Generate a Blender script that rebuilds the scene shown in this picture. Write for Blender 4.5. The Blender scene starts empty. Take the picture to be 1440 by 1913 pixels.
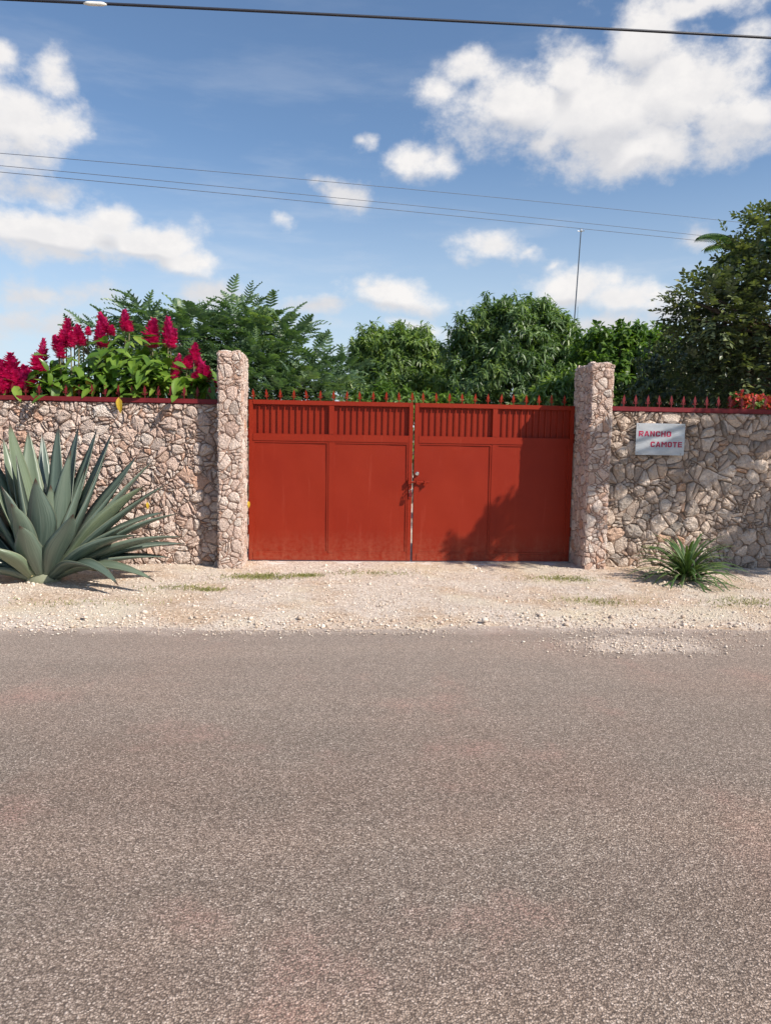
import bpy, bmesh, math, random
import numpy as np
from mathutils import Vector, Matrix
R = math.radians
random.seed(11); rng = np.random.default_rng(11)
scene = bpy.context.scene
col = scene.collection

# ------------------------------------------------------------------ camera
CAM = np.array([-1.029, -9.502, 1.589]); YAW, PITCH, ROLL = 0.0727, -0.0986, 0.01724
FPX, IW, IH = 1418.0, 1440.0, 1913.0
_fw = np.array([math.sin(YAW)*math.cos(PITCH), math.cos(YAW)*math.cos(PITCH), math.sin(PITCH)])
_r = np.array([math.cos(YAW), -math.sin(YAW), 0.0]); _u = np.cross(_r, _fw)
_r2 = math.cos(ROLL)*_r + math.sin(ROLL)*_u; _u2 = -math.sin(ROLL)*_r + math.cos(ROLL)*_u
cd = bpy.data.cameras.new('camera'); cam = bpy.data.objects.new('camera', cd); col.objects.link(cam)
cd.sensor_fit = 'HORIZONTAL'; cd.sensor_width = 36; cd.lens = 36*FPX/IW; cd.clip_end = 2000; cd.clip_start = .05
_m = Matrix.Identity(4)
for i in range(3):
    _m[i][0], _m[i][1], _m[i][2], _m[i][3] = _r2[i], _u2[i], -_fw[i], CAM[i]
cam.matrix_world = _m
scene.camera = cam

# ------------------------------------------------------------------ light
SUN_AZ, SUN_EL = R(52), R(41)          # to the right of straight behind the camera side of the gate
SUN = np.array([math.cos(SUN_EL)*math.sin(SUN_AZ), -math.cos(SUN_EL)*math.cos(SUN_AZ), math.sin(SUN_EL)])
sd = bpy.data.lights.new('sun', 'SUN'); sd.energy = 5.0; sd.angle = R(.55); sd.color = (1.0, .925, .825)
so = bpy.data.objects.new('sun', sd); col.objects.link(so)
so.rotation_euler = Vector(SUN).to_track_quat('Z', 'Y').to_euler(); so.location = (8, -12, 14)
scene.view_settings.view_transform = 'Standard'; scene.view_settings.look = 'None'
scene.view_settings.exposure = 0.36; scene.view_settings.gamma = 1.0
scene.view_settings.use_curve_mapping = False
SKY_STRENGTH = 0.098
scene.cycles.adaptive_threshold = .02; scene.cycles.max_bounces = 6; scene.cycles.diffuse_bounces = 3; scene.cycles.glossy_bounces = 2; scene.cycles.transmission_bounces = 3

# ------------------------------------------------------------------ helpers: pixels of the photograph to places
def ray(px, py):
    d = _fw + _r2*(px-IW/2)/FPX - _u2*(py-IH/2)/FPX
    return d/np.linalg.norm(d)
def P(px, py, Y):
    d = ray(px, py); return CAM + d*(Y-CAM[1])/d[1]
def G(px, py, z=0.0):
    d = ray(px, py); return CAM + d*(z-CAM[2])/d[2]
def project(p):
    d = np.asarray(p, float)-CAM; c = d@_fw
    return IW/2+FPX*(d@_r2)/c, IH/2-FPX*(d@_u2)/c
def ppm(Y, x=0):      # photograph pixels for each metre at that depth
    return FPX/((Y-CAM[1])*math.cos(YAW))

# ------------------------------------------------------------------ helpers: nodes
class NT:
    def __init__(s, tree): s.t = tree; s.L = tree.links
    def n(s, typ, **kw):
        nd = s.t.nodes.new(typ); ins = kw.pop('i', {})
        for k, v in kw.items(): setattr(nd, k, v)
        for k, v in ins.items(): s.put(nd.inputs[k], v)
        return nd
    def put(s, sock, v):
        if isinstance(v, bpy.types.NodeSocket): s.L.new(v, sock)
        elif isinstance(v, bpy.types.Node): s.L.new(v.outputs[0], sock)
        else: sock.default_value = v
    def m(s, op, a, b=0.0, c=0.0, clamp=False):
        return s.n('ShaderNodeMath', operation=op, use_clamp=clamp, i={0: a, 1: b, 2: c}).outputs[0]
    def v(s, op, a, b=(0, 0, 0), out=0):
        return s.n('ShaderNodeVectorMath', operation=op, i={0: a, 1: b}).outputs[out]
    def noise(s, vec, scale, detail=4, rough=.55, out='Fac'):
        return s.n('ShaderNodeTexNoise', i={'Vector': vec, 'Scale': scale, 'Detail': detail, 'Roughness': rough}).outputs[out]
    def vor(s, vec, scale, feature='F1', out='Distance', rnd=1.0):
        return s.n('ShaderNodeTexVoronoi', feature=feature, i={'Vector': vec, 'Scale': scale, 'Randomness': rnd}).outputs[out]
    def ramp(s, fac, stops, interp='LINEAR'):
        nd = s.n('ShaderNodeValToRGB', i={0: fac}); cr = nd.color_ramp; cr.interpolation = interp
        while len(cr.elements) < len(stops): cr.elements.new(.5)
        for e, (p, c) in zip(cr.elements, stops):
            e.position = p; e.color = (*c, 1) if len(c) == 3 else c
        return nd.outputs[0]
    def fr(s, fac, a, b, lo=0.0, hi=1.0, smooth=False):
        nd = s.n('ShaderNodeMapRange', interpolation_type='SMOOTHSTEP' if smooth else 'LINEAR', i={0: fac, 1: a, 2: b, 3: lo, 4: hi})
        return nd.outputs[0]
    def mix(s, fac, a, b, blend='MIX'):
        nd = s.n('ShaderNodeMix', data_type='RGBA', blend_type=blend, clamp_factor=True)
        s.put(nd.inputs[0], fac)
        for k, v in ((6, a), (7, b)):
            s.put(nd.inputs[k], v if not isinstance(v, tuple) else ((*v, 1) if len(v) == 3 else v))
        return nd.outputs[2]
    def bump(s, h, dist, strength=1.0, nrm=None):
        nd = s.n('ShaderNodeBump', i={'Height': h, 'Distance': dist, 'Strength': strength})
        if nrm: s.put(nd.inputs['Normal'], nrm)
        return nd.outputs[0]
    def bsdf(s, **kw):
        return s.n('ShaderNodeBsdfPrincipled', i={k.replace('_', ' '): v for k, v in kw.items()})
def new_mat(name):
    m = bpy.data.materials.new(name); m.use_nodes = True; m.node_tree.nodes.clear()
    t = NT(m.node_tree); out = t.n('ShaderNodeOutputMaterial')
    return m, t, out
def pos(t): return t.n('ShaderNodeNewGeometry').outputs['Position']
def rnd(t):           # one value for each object and each loose piece of it
    a = t.n('ShaderNodeObjectInfo').outputs['Random']; b = t.n('ShaderNodeNewGeometry').outputs['Random Per Island']
    return t.m('FRACT', t.m('ADD', a, b))

# ------------------------------------------------------------------ sky
def build_world():
    w = bpy.data.worlds.new('World'); scene.world = w; w.use_nodes = True; w.cycles.sampling_method = 'MANUAL'; w.cycles.sample_map_resolution = 512
    w.node_tree.nodes.clear(); t = NT(w.node_tree)
    sky = t.n('ShaderNodeTexSky', sky_type='NISHITA', sun_disc=False, sun_elevation=SUN_EL)
    # sky sun_rotation is measured clockwise from +Y
    sky.sun_rotation = math.atan2(SUN[0], SUN[1])
    sky.altitude = 10; sky.air_density = 1.0; sky.dust_density = .3; sky.ozone_density = 1.6
    g = t.n('ShaderNodeTexCoord').outputs['Generated']
    sx = t.n('ShaderNodeSeparateXYZ', i={0: g})
    az = t.m('ARCTAN2', sx.outputs[0], sx.outputs[1]); el = t.m('ARCSINE', sx.outputs[2])
    ae = t.n('ShaderNodeCombineXYZ', i={0: az, 1: el, 2: 0.0}).outputs[0]
    # warp
    wn = t.n('ShaderNodeTexNoise', i={'Vector': g, 'Scale': 9.0, 'Detail': 3.0, 'Roughness': .55}).outputs['Color']
    wv = t.n('ShaderNodeVectorMath', operation='MULTIPLY', i={0: t.v('SUBTRACT', wn, (.5, .5, .5)), 1: (.075, .055, 0)}).outputs[0]
    aw = t.v('ADD', ae, wv)
    blobs = [  # px, py, half width, half height in photograph pixels, weight
        (880, 130, 80, 42, .8), (830, 165, 70, 45, .75), (960, 200, 170, 75, 1.1), (1060, 140, 75, 70, 1.0), (1120, 215, 190, 95, 1.25),
        (1225, 85, 90, 80, 1.05), (1290, 190, 180, 100, 1.15), (1400, 205, 130, 60, .9), (1200, 275, 170, 55, 1.0), (1020, 255, 120, 45, .8),
        (1300, 8, 150, 28, .75), (1420, 80, 90, 40, .55),
        (790, 305, 75, 34, .95), (830, 300, 34, 40, .7), (640, 355, 62, 30, .8), (680, 272, 26, 14, .55), (525, 420, 42, 20, .5), (590, 335, 30, 14, .5),
        (920, 460, 100, 30, .95), (990, 468, 50, 18, .7), (1050, 490, 36, 16, .5),
        (1080, 540, 95, 50, 1.2), (1160, 560, 130, 42, 1.0), (1130, 610, 180, 40, .8), (1270, 590, 120, 30, .7), (1300, 430, 50, 26, .6),
        (40, 225, 95, 95, 1.05), (90, 240, 60, 70, .8), (95, 130, 46, 55, .75), (60, 355, 80, 44, .8), (5, 82, 34, 20, .7), (-60, 160, 110, 90, .9),
        (110, 440, 170, 50, 1.15), (190, 415, 70, 46, 1.0), (260, 455, 130, 45, 1.1), (340, 495, 90, 32, .9), (30, 425, 90, 34, .9), (150, 480, 150, 28, .7),
        (730, 545, 120, 34, .95), (690, 530, 60, 24, .8), (620, 572, 80, 20, .7), (785, 610, 65, 22, .85), (420, 560, 110, 30, .6), (870, 610, 50, 20, .6),
        (600, 578, 130, 24, .72), (745, 560, 140, 36, .8), (450, 605, 170, 28, .62), (1010, 640, 200, 28, .65), (70, 560, 200, 36, .55), (60, 625, 220, 40, .6), (860, 660, 200, 26, .6),
    ]
    def blobfield(vec, least=0.0):
        best = None
        for px, py, hw, hh, wt in blobs:
            if wt < least: continue
            d = ray(px, py); a, e = math.atan2(d[0], d[1]), math.asin(d[2])
            s = 1.04
            q = t.v('SUBTRACT', vec, (a, e, 0.0)); q = t.v('MULTIPLY', q, (FPX/hw/s, FPX/hh/s, 0.0))
            ln = t.v('LENGTH', q, out=1)
            val = t.m('MULTIPLY_ADD', ln, -wt, wt)
            best = val if best is None else t.n('ShaderNodeMath', operation='SMOOTH_MAX', i={0: best, 1: val, 2: .14}).outputs[0]
        return best
    bf = blobfield(aw); above = blobfield(t.v('ADD', aw, (.006, .022, 0.0)), .85); here = blobfield(aw, .85)
    # the rest of the sky, outside the picture, carries the same kind of scattered cumulus
    far = t.fr(t.m('ABSOLUTE', t.m('SUBTRACT', az, YAW)), .52, .75, 0, 1, True)
    up = t.fr(el, .62, .8, 0, 1, True)
    outside = t.m('MAXIMUM', far, up)
    gen = t.noise(t.n('ShaderNodeVectorMath', operation='MULTIPLY', i={0: g, 1: (1, 1, 2.2)}).outputs[0], 4.2, 3, .5)
    gen = t.fr(gen, .54, .78, -.2, 1.0)
    dens = t.m('MAXIMUM', bf, t.m('SUBTRACT', t.m('MULTIPLY', gen, outside), t.m('MULTIPLY_ADD', outside, -1.0, 1.0)))
    gs = t.n('ShaderNodeVectorMath', operation='MULTIPLY', i={0: g, 1: (1, 1, 1.35)}).outputs[0]
    off = t.v('ADD', gs, (.010, -.004, .016))
    n1 = t.noise(gs, 17, 9, .62); n2 = t.noise(off, 17, 5, .6)
    d1 = t.m('MULTIPLY_ADD', t.m('SUBTRACT', n1, .5), 1.85, dens)
    alpha = t.fr(d1, .0, .74, 0, 1, True)
    thick = t.fr(dens, .2, 1.1, 0, 1, True)
    relief = t.fr(t.m('SUBTRACT', t.m('SUBTRACT', n1, n2), 0.0), -.12, .12, 0, 1)
    low = blob_low = t.noise(t.v('ADD', gs, (0, 0, .035)), 8, 3, .5)
    lit = t.m('ADD', t.m('MULTIPLY', relief, .55), t.m('MULTIPLY', t.fr(low, .65, .35, 0, 1), .55), clamp=True)
    lit = t.m('MAXIMUM', lit, t.fr(thick, .9, .1, .2, .7))
    top = t.fr(t.m('SUBTRACT', here, above), -.30, .16, 0, 1, True); lit = t.m('MULTIPLY_ADD', top, .62, t.m('MULTIPLY', lit, .48), clamp=True)
    ccol = t.mix(lit, (.50, .505, .535), (.76, .735, .715))
    # thin veil
    vn = t.noise(t.n('ShaderNodeVectorMath', operation='MULTIPLY', i={0: g, 1: (1.3, 1.3, 6.5)}).outputs[0], 3.2, 6, .6)
    veil = t.m('MULTIPLY', t.fr(vn, .47, .76, 0, .42, True), t.fr(el, .5, .08, .15, 1.0))
    hz = t.fr(el, .36, .03, 0, .74, True)
    skc = t.mix(1.0, sky.outputs[0], (SKY_STRENGTH*.94, SKY_STRENGTH*1.03, SKY_STRENGTH*1.11), 'MULTIPLY')
    c1 = t.mix(hz, skc, (.49, .575, .66)); c1 = t.mix(veil, c1, (.60, .63, .68))
    c2 = t.mix(t.m('MULTIPLY', alpha, .95), c1, ccol)
    bg = t.n('ShaderNodeBackground', i={0: c2, 1: 1.0})
    o = t.n('ShaderNodeOutputWorld', i={0: bg.outputs[0]})
build_world()

# ------------------------------------------------------------------ helpers: meshes and objects
WL = {}
def mesh_np(name, V, F):
    V = np.asarray(V, np.float32).reshape(-1, 3); F = np.asarray(F, np.int32); k = F.shape[1]
    me = bpy.data.meshes.new(name); me.vertices.add(len(V)); me.vertices.foreach_set('co', V.ravel())
    me.loops.add(F.size); me.loops.foreach_set('vertex_index', F.ravel())
    me.polygons.add(len(F)); me.polygons.foreach_set('loop_start', np.arange(0, F.size, k, dtype=np.int32))
    try: me.polygons.foreach_set('loop_total', np.full(len(F), k, np.int32))
    except Exception: pass
    me.update(calc_edges=True); return me
class MB:
    """collects pieces of one mesh"""
    def __init__(s): s.V = []; s.F = []
    def add(s, V, F):
        o = len(s.V); s.V += [tuple(map(float, v)) for v in V]; s.F += [tuple(i+o for i in f) for f in F]; return s
    def box(s, a, b):
        (x0, y0, z0), (x1, y1, z1) = a, b
        return s.add([(x0, y0, z0), (x1, y0, z0), (x1, y1, z0), (x0, y1, z0), (x0, y0, z1), (x1, y0, z1), (x1, y1, z1), (x0, y1, z1)],
                     [(0, 3, 2, 1), (4, 5, 6, 7), (0, 1, 5, 4), (1, 2, 6, 5), (2, 3, 7, 6), (3, 0, 4, 7)])
    def tube(s, pts, rad, n=8, cap=True):
        pts = [np.asarray(p, float) for p in pts]
        if not hasattr(rad, '__len__'): rad = [rad]*len(pts)
        V = []; F = []
        for i, p in enumerate(pts):
            tg = pts[min(i+1, len(pts)-1)]-pts[max(i-1, 0)]; tg = tg/(np.linalg.norm(tg)+1e-9)
            a = np.cross(tg, (0.31, .17, 1.0) if abs(tg[2]) < .9 else (1.0, .2, 0)); a /= np.linalg.norm(a); b = np.cross(tg, a)
            for k in range(n):
                th = 2*math.pi*k/n; V.append(p+rad[i]*(a*math.cos(th)+b*math.sin(th)))
        for i in range(len(pts)-1):
            for k in range(n): F.append((i*n+k, i*n+(k+1) % n, (i+1)*n+(k+1) % n, (i+1)*n+k))
        if cap: F += [tuple(range(n-1, -1, -1)), tuple((len(pts)-1)*n+k for k in range(n))]
        return s.add(V, F)
    def lathe(s, c, prof, n=10):
        c = np.asarray(c, float); V = []; F = []
        for r, z in prof:
            for k in range(n):
                th = 2*math.pi*k/n; V.append(c+(r*math.cos(th), r*math.sin(th), z))
        for i in range(len(prof)-1):
            for k in range(n): F.append((i*n+k, i*n+(k+1) % n, (i+1)*n+(k+1) % n, (i+1)*n+k))
        F += [tuple(range(n-1, -1, -1)), tuple((len(prof)-1)*n+k for k in range(n))]
        return s.add(V, F)
    def prism(s, poly, y0, y1):      # outline in x,z pushed from y0 back to y1
        n = len(poly); V = [(x, y0, z) for x, z in poly]+[(x, y1, z) for x, z in poly]
        F = [tuple(range(n)), tuple(range(2*n-1, n-1, -1))]+[(i, i+n, (i+1) % n+n, (i+1) % n) for i in range(n)]
        return s.add(V, F)
    def mesh(s, name='m', bevel=0, smooth=False):
        me = bpy.data.meshes.new(name); me.from_pydata(s.V, [], s.F)
        bm = bmesh.new(); bm.from_mesh(me)
        bmesh.ops.recalc_face_normals(bm, faces=bm.faces)
        if bevel: bmesh.ops.bevel(bm, geom=list(bm.edges), offset=bevel, segments=2, affect='EDGES', clamp_overlap=True)
        bm.to_mesh(me); bm.free()
        if smooth: me.shade_smooth()
        me.update(); return me
def tag(o, label, cat, group=None, kind=None):
    if label: o['label'] = label
    if cat: o['category'] = cat
    if group: o['group'] = group
    if kind: o['kind'] = kind
    return o
def thing(name, loc, label, cat, group=None):
    o = bpy.data.objects.new(name, None); col.objects.link(o); o.location = loc; o.empty_display_size = .1
    WL[o] = np.array(loc, float); return tag(o, label, cat, group)
def obj(name, me, mat, parent=None, kind=None):
    """mesh given in world coordinates; its origin moves to the middle of its base"""
    n = len(me.vertices); co = np.empty(n*3, np.float32); me.vertices.foreach_get('co', co); co = co.reshape(-1, 3)
    lo, hi = co.min(0), co.max(0); org = np.array([(lo[0]+hi[0])/2, (lo[1]+hi[1])/2, lo[2]], np.float32)
    me.vertices.foreach_set('co', (co-org).ravel()); me.update()
    me.materials.clear(); me.materials.append(mat)
    o = bpy.data.objects.new(name, me); col.objects.link(o)
    pw = WL[parent] if parent else np.zeros(3)
    if parent: o.parent = parent
    o.location = org-pw; WL[o] = org.astype(float)
    if kind: o['kind'] = kind
    return o
def inst(name, me, loc, mtx, parent):
    """object that shares mesh data, placed by a 3x3 (rotation and scale)"""
    o = bpy.data.objects.new(name, me); col.objects.link(o); o.parent = parent
    m4 = Matrix([[*map(float, mtx[i]), float(loc[i]-WL[parent][i])] for i in range(3)]+[[0, 0, 0, 1]])
    o.matrix_local = m4; return o
def struct(name, me, mat): return tag(obj(name, me, mat), None, None, kind='structure')
def unit(v):
    v = np.asarray(v, float); return v/(np.linalg.norm(v, axis=-1, keepdims=True)+1e-9)

# leaves as a numpy cloud: five points, four triangles, folded on the midrib
def leaf_cloud(pos_, d, n, L, W, droop=.15, fold=.12):
    d = unit(d); s = unit(np.cross(d, n)); n = np.cross(s, d); L = np.asarray(L)[:, None]; W = np.asarray(W)[:, None]
    b = pos_; m = b+d*L*.45; m2 = m-n*W*fold
    l = m+s*W*.5+n*W*fold; r = m-s*W*.5+n*W*fold; tp = b+d*L*(1-droop*.3)-np.array([0, 0, 1.])*L*droop
    V = np.stack([b, l, m2, r, tp], 1).reshape(-1, 3); N = len(b); o = (np.arange(N)*5)[:, None]
    F = np.concatenate([o+np.array([[0, 2, 1]]), o+np.array([[0, 3, 2]]), o+np.array([[2, 4, 1]]), o+np.array([[2, 3, 4]])])
    return V, F
def rand_dirs(N): return unit(rng.normal(size=(N, 3)))

# ------------------------------------------------------------------ materials
def simple(name, c, rough=.6, metal=0.0, var=.0, scale=30, bump=0.0, spec=.5):
    m, t, out = new_mat(name); p = pos(t)
    nz = t.noise(p, scale, 5)
    cc = t.mix(t.fr(nz, .3, .7), tuple(x*(1-var) for x in c), tuple(min(1, x*(1+var)) for x in c)) if var else (*c, 1)
    b = t.bsdf(Base_Color=cc, Roughness=rough, Metallic=metal); b.inputs['Specular IOR Level'].default_value = spec
    if bump: t.put(b.inputs['Normal'], t.bump(nz, bump))
    t.put(out.inputs[0], b); return m
def leaf_mat(name, stops, trans=.3, rough=.42, clump=1.6, spec=.4, tint=(1.35, 1.5, .6)):
    m, t, out = new_mat(name); p = pos(t)
    f = t.m('ADD', t.m('MULTIPLY', rnd(t), .55), t.m('MULTIPLY', t.fr(t.noise(p, clump, 3), .3, .7), .45), clamp=True)
    c = t.ramp(f, stops)
    b = t.bsdf(Base_Color=c, Roughness=rough); b.inputs['Specular IOR Level'].default_value = spec
    tr = t.n('ShaderNodeBsdfTranslucent', i={0: t.mix(1.0, c, tint, 'MULTIPLY')})
    mx = t.n('ShaderNodeMixShader', i={0: trans, 1: b.outputs[0], 2: tr.outputs[0]})
    t.put(out.inputs[0], mx); return m
def stone_mat(name, stops, grime):
    m, t, out = new_mat(name); p = pos(t)
    c = t.ramp(rnd(t), stops)
    n1 = t.noise(p, 38, 6, .65); n2 = t.noise(p, 7, 4, .6); n3 = t.noise(p, 150, 3, .6)
    c = t.mix(t.fr(n1, .35, .75), c, t.mix(1.0, c, (.80, .73, .68), 'MULTIPLY'))
    c = t.mix(t.fr(n3, .6, .8, 0, .5), c, (.78, .72, .66))
    g = t.noise(p, 1.7, 5, .6)
    c = t.mix(t.fr(t.m('MULTIPLY', g, t.fr(n2, .3, .7, .6, 1.2)), .45, .72, 0, grime), c, (.20, .185, .165))
    pits = t.vor(p, 75, 'F1'); hole = t.noise(p, 85, 2, .5); c = t.mix(t.fr(hole, .62, .70, 0, .65), c, (.26, .19, .15))
    h = t.m('ADD', t.m('MULTIPLY', n1, 1.0), t.m('ADD', t.m('MULTIPLY', pits, .35), t.m('ADD', t.m('MULTIPLY', n3, .35), t.fr(hole, .58, .72, 0, -.5))))
    b = t.bsdf(Base_Color=c, Roughness=.9, Normal=t.bump(h, .03, 1.0)); b.inputs['Specular IOR Level'].default_value = .2
    t.put(out.inputs[0], b); return m
M = {}
M['stone_pale'] = stone_mat('pale_limestone', [(0, (.80, .61, .52)), (.2, (.88, .74, .65)), (.4, (.66, .48, .40)), (.6, (.90, .80, .72)), (.75, (.76, .59, .50)), (.86, (.60, .50, .44)), (.93, (.74, .46, .33)), (1, (.88, .81, .75))], .2)
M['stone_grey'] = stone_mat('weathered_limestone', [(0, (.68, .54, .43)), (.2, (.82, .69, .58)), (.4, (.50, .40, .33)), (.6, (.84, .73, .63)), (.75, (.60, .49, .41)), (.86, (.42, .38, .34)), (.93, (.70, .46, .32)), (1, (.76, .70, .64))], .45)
M['mortar'] = simple('brown_mortar', (.36, .24, .185), .95, var=.4, scale=22, bump=.01, spec=.1)
def red_paint(name, dust=True):
    m, t, out = new_mat(name); p = pos(t)
    n = t.noise(p, 1.3, 4); f = t.noise(p, 24, 5, .6)
    c = t.mix(t.fr(n, .3, .7), (.218, .0150, .0042), (.248, .0205, .0056))
    z = t.n('ShaderNodeSeparateXYZ', i={0: p}).outputs[2]
    stretch = t.n('ShaderNodeVectorMath', operation='MULTIPLY', i={0: p, 1: (14, 14, 1.1)}).outputs[0]
    streak = t.noise(stretch, 1.0, 4, .6)
    if dust:
        d = t.m('MULTIPLY', t.fr(z, .42, .0, 0, 1), t.fr(t.m('ADD', f, t.m('MULTIPLY', streak, .7)), .65, 1.2, 0, .28))
        c = t.mix(d, c, (.46, .25, .15))
        c = t.mix(t.fr(streak, .62, .8, 0, .25), c, (.42, .085, .05))
    r = t.fr(f, .3, .7, .42, .56)
    big = t.noise(p, 3.2, 2)
    nb = t.bump(big, .006, .5); nb = t.bump(f, .0006, .5, nb)
    b = t.bsdf(Base_Color=c, Roughness=r, Normal=nb); b.inputs['Specular IOR Level'].default_value = .22
    t.put(out.inputs[0], b); return m
M['red'] = red_paint('red_gate_paint'); M['red_rail'] = simple('shaded_red_paint', (.150, .012, .016), .5, var=.25, scale=9, spec=.3)  # rail red has its base colour darkened to stand in for shade on the spikes
def ground_mat(name, kind):
    m, t, out = new_mat(name); p = pos(t)
    if kind == 'road':
        pw = t.v('ADD', p, t.v('MULTIPLY', t.n('ShaderNodeTexNoise', i={'Vector': p, 'Scale': 55.0, 'Detail': 2.0}).outputs['Color'], (.014, .014, 0)))
        vcol = t.n('ShaderNodeTexVoronoi', i={'Vector': pw, 'Scale': 138.0}); dist = vcol.outputs['Distance']
        cr = t.n('ShaderNodeSeparateColor', i={0: vcol.outputs['Color']}).outputs[0]
        c = t.ramp(cr, [(0, (.13, .101, .083)), (.25, (.235, .185, .150)), (.6, (.320, .255, .208)), (.85, (.41, .333, .275)), (1, (.58, .49, .42))])
        n0 = t.noise(p, 220, 3, .6)
        c = t.mix(t.fr(dist, .38, .72, 0, .85), c, (.085, .064, .052))
        big = t.noise(p, .55, 5, .6); mid = t.noise(p, 2.6, 4, .6)
        c = t.mix(t.fr(big, .42, .7, 0, .42), c, t.mix(1.0, c, (1.22, 1.0, .93), 'MULTIPLY'))
        c = t.mix(t.fr(mid, .5, .75, 0, .5), c, t.mix(1.0, c, (.82, .84, .84), 'MULTIPLY'))
        red = t.m('MULTIPLY', t.fr(t.noise(p, 1.15, 4, .65), .56, .72, 0, .5), t.fr(cr, .1, .8))
        c = t.mix(red, c, (.42, .22, .18))
        bands = t.noise(t.n('ShaderNodeVectorMath', operation='MULTIPLY', i={0: p, 1: (.22, 1.9, 1)}).outputs[0], 1.0, 4, .55)
        c = t.mix(t.fr(bands, .45, .68, 0, .55), c, t.mix(1.0, c, (.80, .79, .77), 'MULTIPLY')); c = t.mix(t.fr(bands, .5, .3, 0, .5), c, t.mix(1.0, c, (1.16, 1.13, 1.08), 'MULTIPLY'))
        # pale sandy patch at the edge of the carriageway
        sp = t.n('ShaderNodeVectorMath', operation='SUBTRACT', i={0: p, 1: tuple(G(1195, 1203))}).outputs[0]
        sp = t.n('ShaderNodeVectorMath', operation='MULTIPLY', i={0: sp, 1: (1/.62, 1/.30, 0)}).outputs[0]
        dd = t.m('ADD', t.v('LENGTH', sp, out=1), t.m('MULTIPLY', t.m('SUBTRACT', t.noise(p, 4.5, 5, .65), .5), 1.9))
        c = t.mix(t.m('MULTIPLY', t.fr(dd, 1.0, .62, 0, 1), t.fr(cr, 0, .3, .35, .8)), c, (.56, .47, .40))
        # dust drifting in from the verge
        y = t.n('ShaderNodeSeparateXYZ', i={0: p}).outputs[1]
        e = t.m('ADD', y, t.m('MULTIPLY', t.m('SUBTRACT', t.noise(p, 5, 5, .65), .5), .55))
        c = t.mix(t.fr(e, -6.2, -3.3, 0, .26), c, (.50, .415, .355)); c = t.mix(t.fr(e, -3.5, -3.22, 0, .8), c, (.52, .43, .37))
        h = t.m('ADD', t.m('MULTIPLY', dist, -1.0), t.m('MULTIPLY', n0, .35))
        nb = t.bump(h, .0036, 1.0); rough = .9
    elif kind == 'verge':
        v1 = t.n('ShaderNodeTexVoronoi', i={'Vector': p, 'Scale': 62.0}); cr = t.n('ShaderNodeSeparateColor', i={0: v1.outputs['Color']}).outputs[0]
        c = t.ramp(cr, [(0, (.42, .33, .26)), (.3, (.62, .51, .42)), (.7, (.74, .62, .52)), (1, (.85, .77, .67))])
        big = t.noise(p, 1.1, 5, .62)
        c = t.mix(t.fr(big, .46, .62, 0, .8), c, t.mix(1.0, c, (.87, .74, .60), 'MULTIPLY'))
        c = t.mix(t.fr(t.noise(p, .9, 3), .5, .68, 0, .6), c, (.74, .65, .48))
        nf = t.noise(p, 190, 3); mid = t.noise(p, 16, 4)
        h = t.m('ADD', t.m('ADD', t.m('MULTIPLY', v1.outputs['Distance'], -.9), nf), mid)
        nb = t.bump(h, .012, 1.0); rough = .95
    else:
        big = t.noise(p, .35, 6, .6); f = t.noise(p, 30, 5, .65)
        c = t.mix(t.fr(big, .4, .65), (.10, .12, .045), (.30, .235, .16)); c = t.mix(t.fr(f, .4, .7, 0, .6), c, (.16, .13, .08))
        nb = t.bump(f, .03, .8); rough = .95
    b = t.bsdf(Base_Color=c, Roughness=rough, Normal=nb); b.inputs['Specular IOR Level'].default_value = .25
    t.put(out.inputs[0], b); return m
for k in ('road', 'verge', 'soil'): M[k] = ground_mat(k+'_surface', k)
def gravel_mat(name):
    m, t, out = new_mat(name); p = pos(t)
    c = t.ramp(rnd(t), [(0, (.46, .36, .28)), (.3, (.61, .50, .40)), (.65, (.71, .60, .50)), (.9, (.80, .72, .62)), (1, (.52, .36, .28))])
    b = t.bsdf(Base_Color=c, Roughness=.92, Normal=t.bump(t.noise(p, 160, 3), .004)); b.inputs['Specular IOR Level'].default_value = .2
    t.put(out.inputs[0], b); return m
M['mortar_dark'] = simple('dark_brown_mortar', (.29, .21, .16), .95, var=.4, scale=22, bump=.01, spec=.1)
M['gravel'] = gravel_mat('limestone_gravel')
M['concrete'] = simple('pale_concrete', (.62, .57, .52), .92, var=.15, scale=18, bump=.004, spec=.2)
M['bark'] = simple('brown_bark', (.13, .095, .07), .9, var=.35, scale=25, bump=.02, spec=.15)
M['stem'] = simple('green_brown_stem', (.16, .14, .07), .75, var=.3, scale=20)
M['steel'] = simple('brushed_steel', (.62, .62, .63), .42, metal=.9, var=.12, scale=5)
M['lock'] = simple('chrome_lock', (.75, .73, .70), .25, metal=1.0)
M['cable'] = simple('dark_cable', (.016, .018, .030), .55)
M['wire'] = simple('grey_wire', (.09, .10, .13), .5)
M['sleeve'] = simple('white_plastic', (.78, .76, .70), .5)
M['mast'] = simple('grey_steel_tube', (.10, .12, .15), .5, metal=.3)
M['letters'] = simple('crimson_vinyl', (.36, .008, .055), .45)
M['wornedge'] = simple('bare_steel', (.45, .36, .32), .5, metal=.5, var=.4, scale=40)
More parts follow.
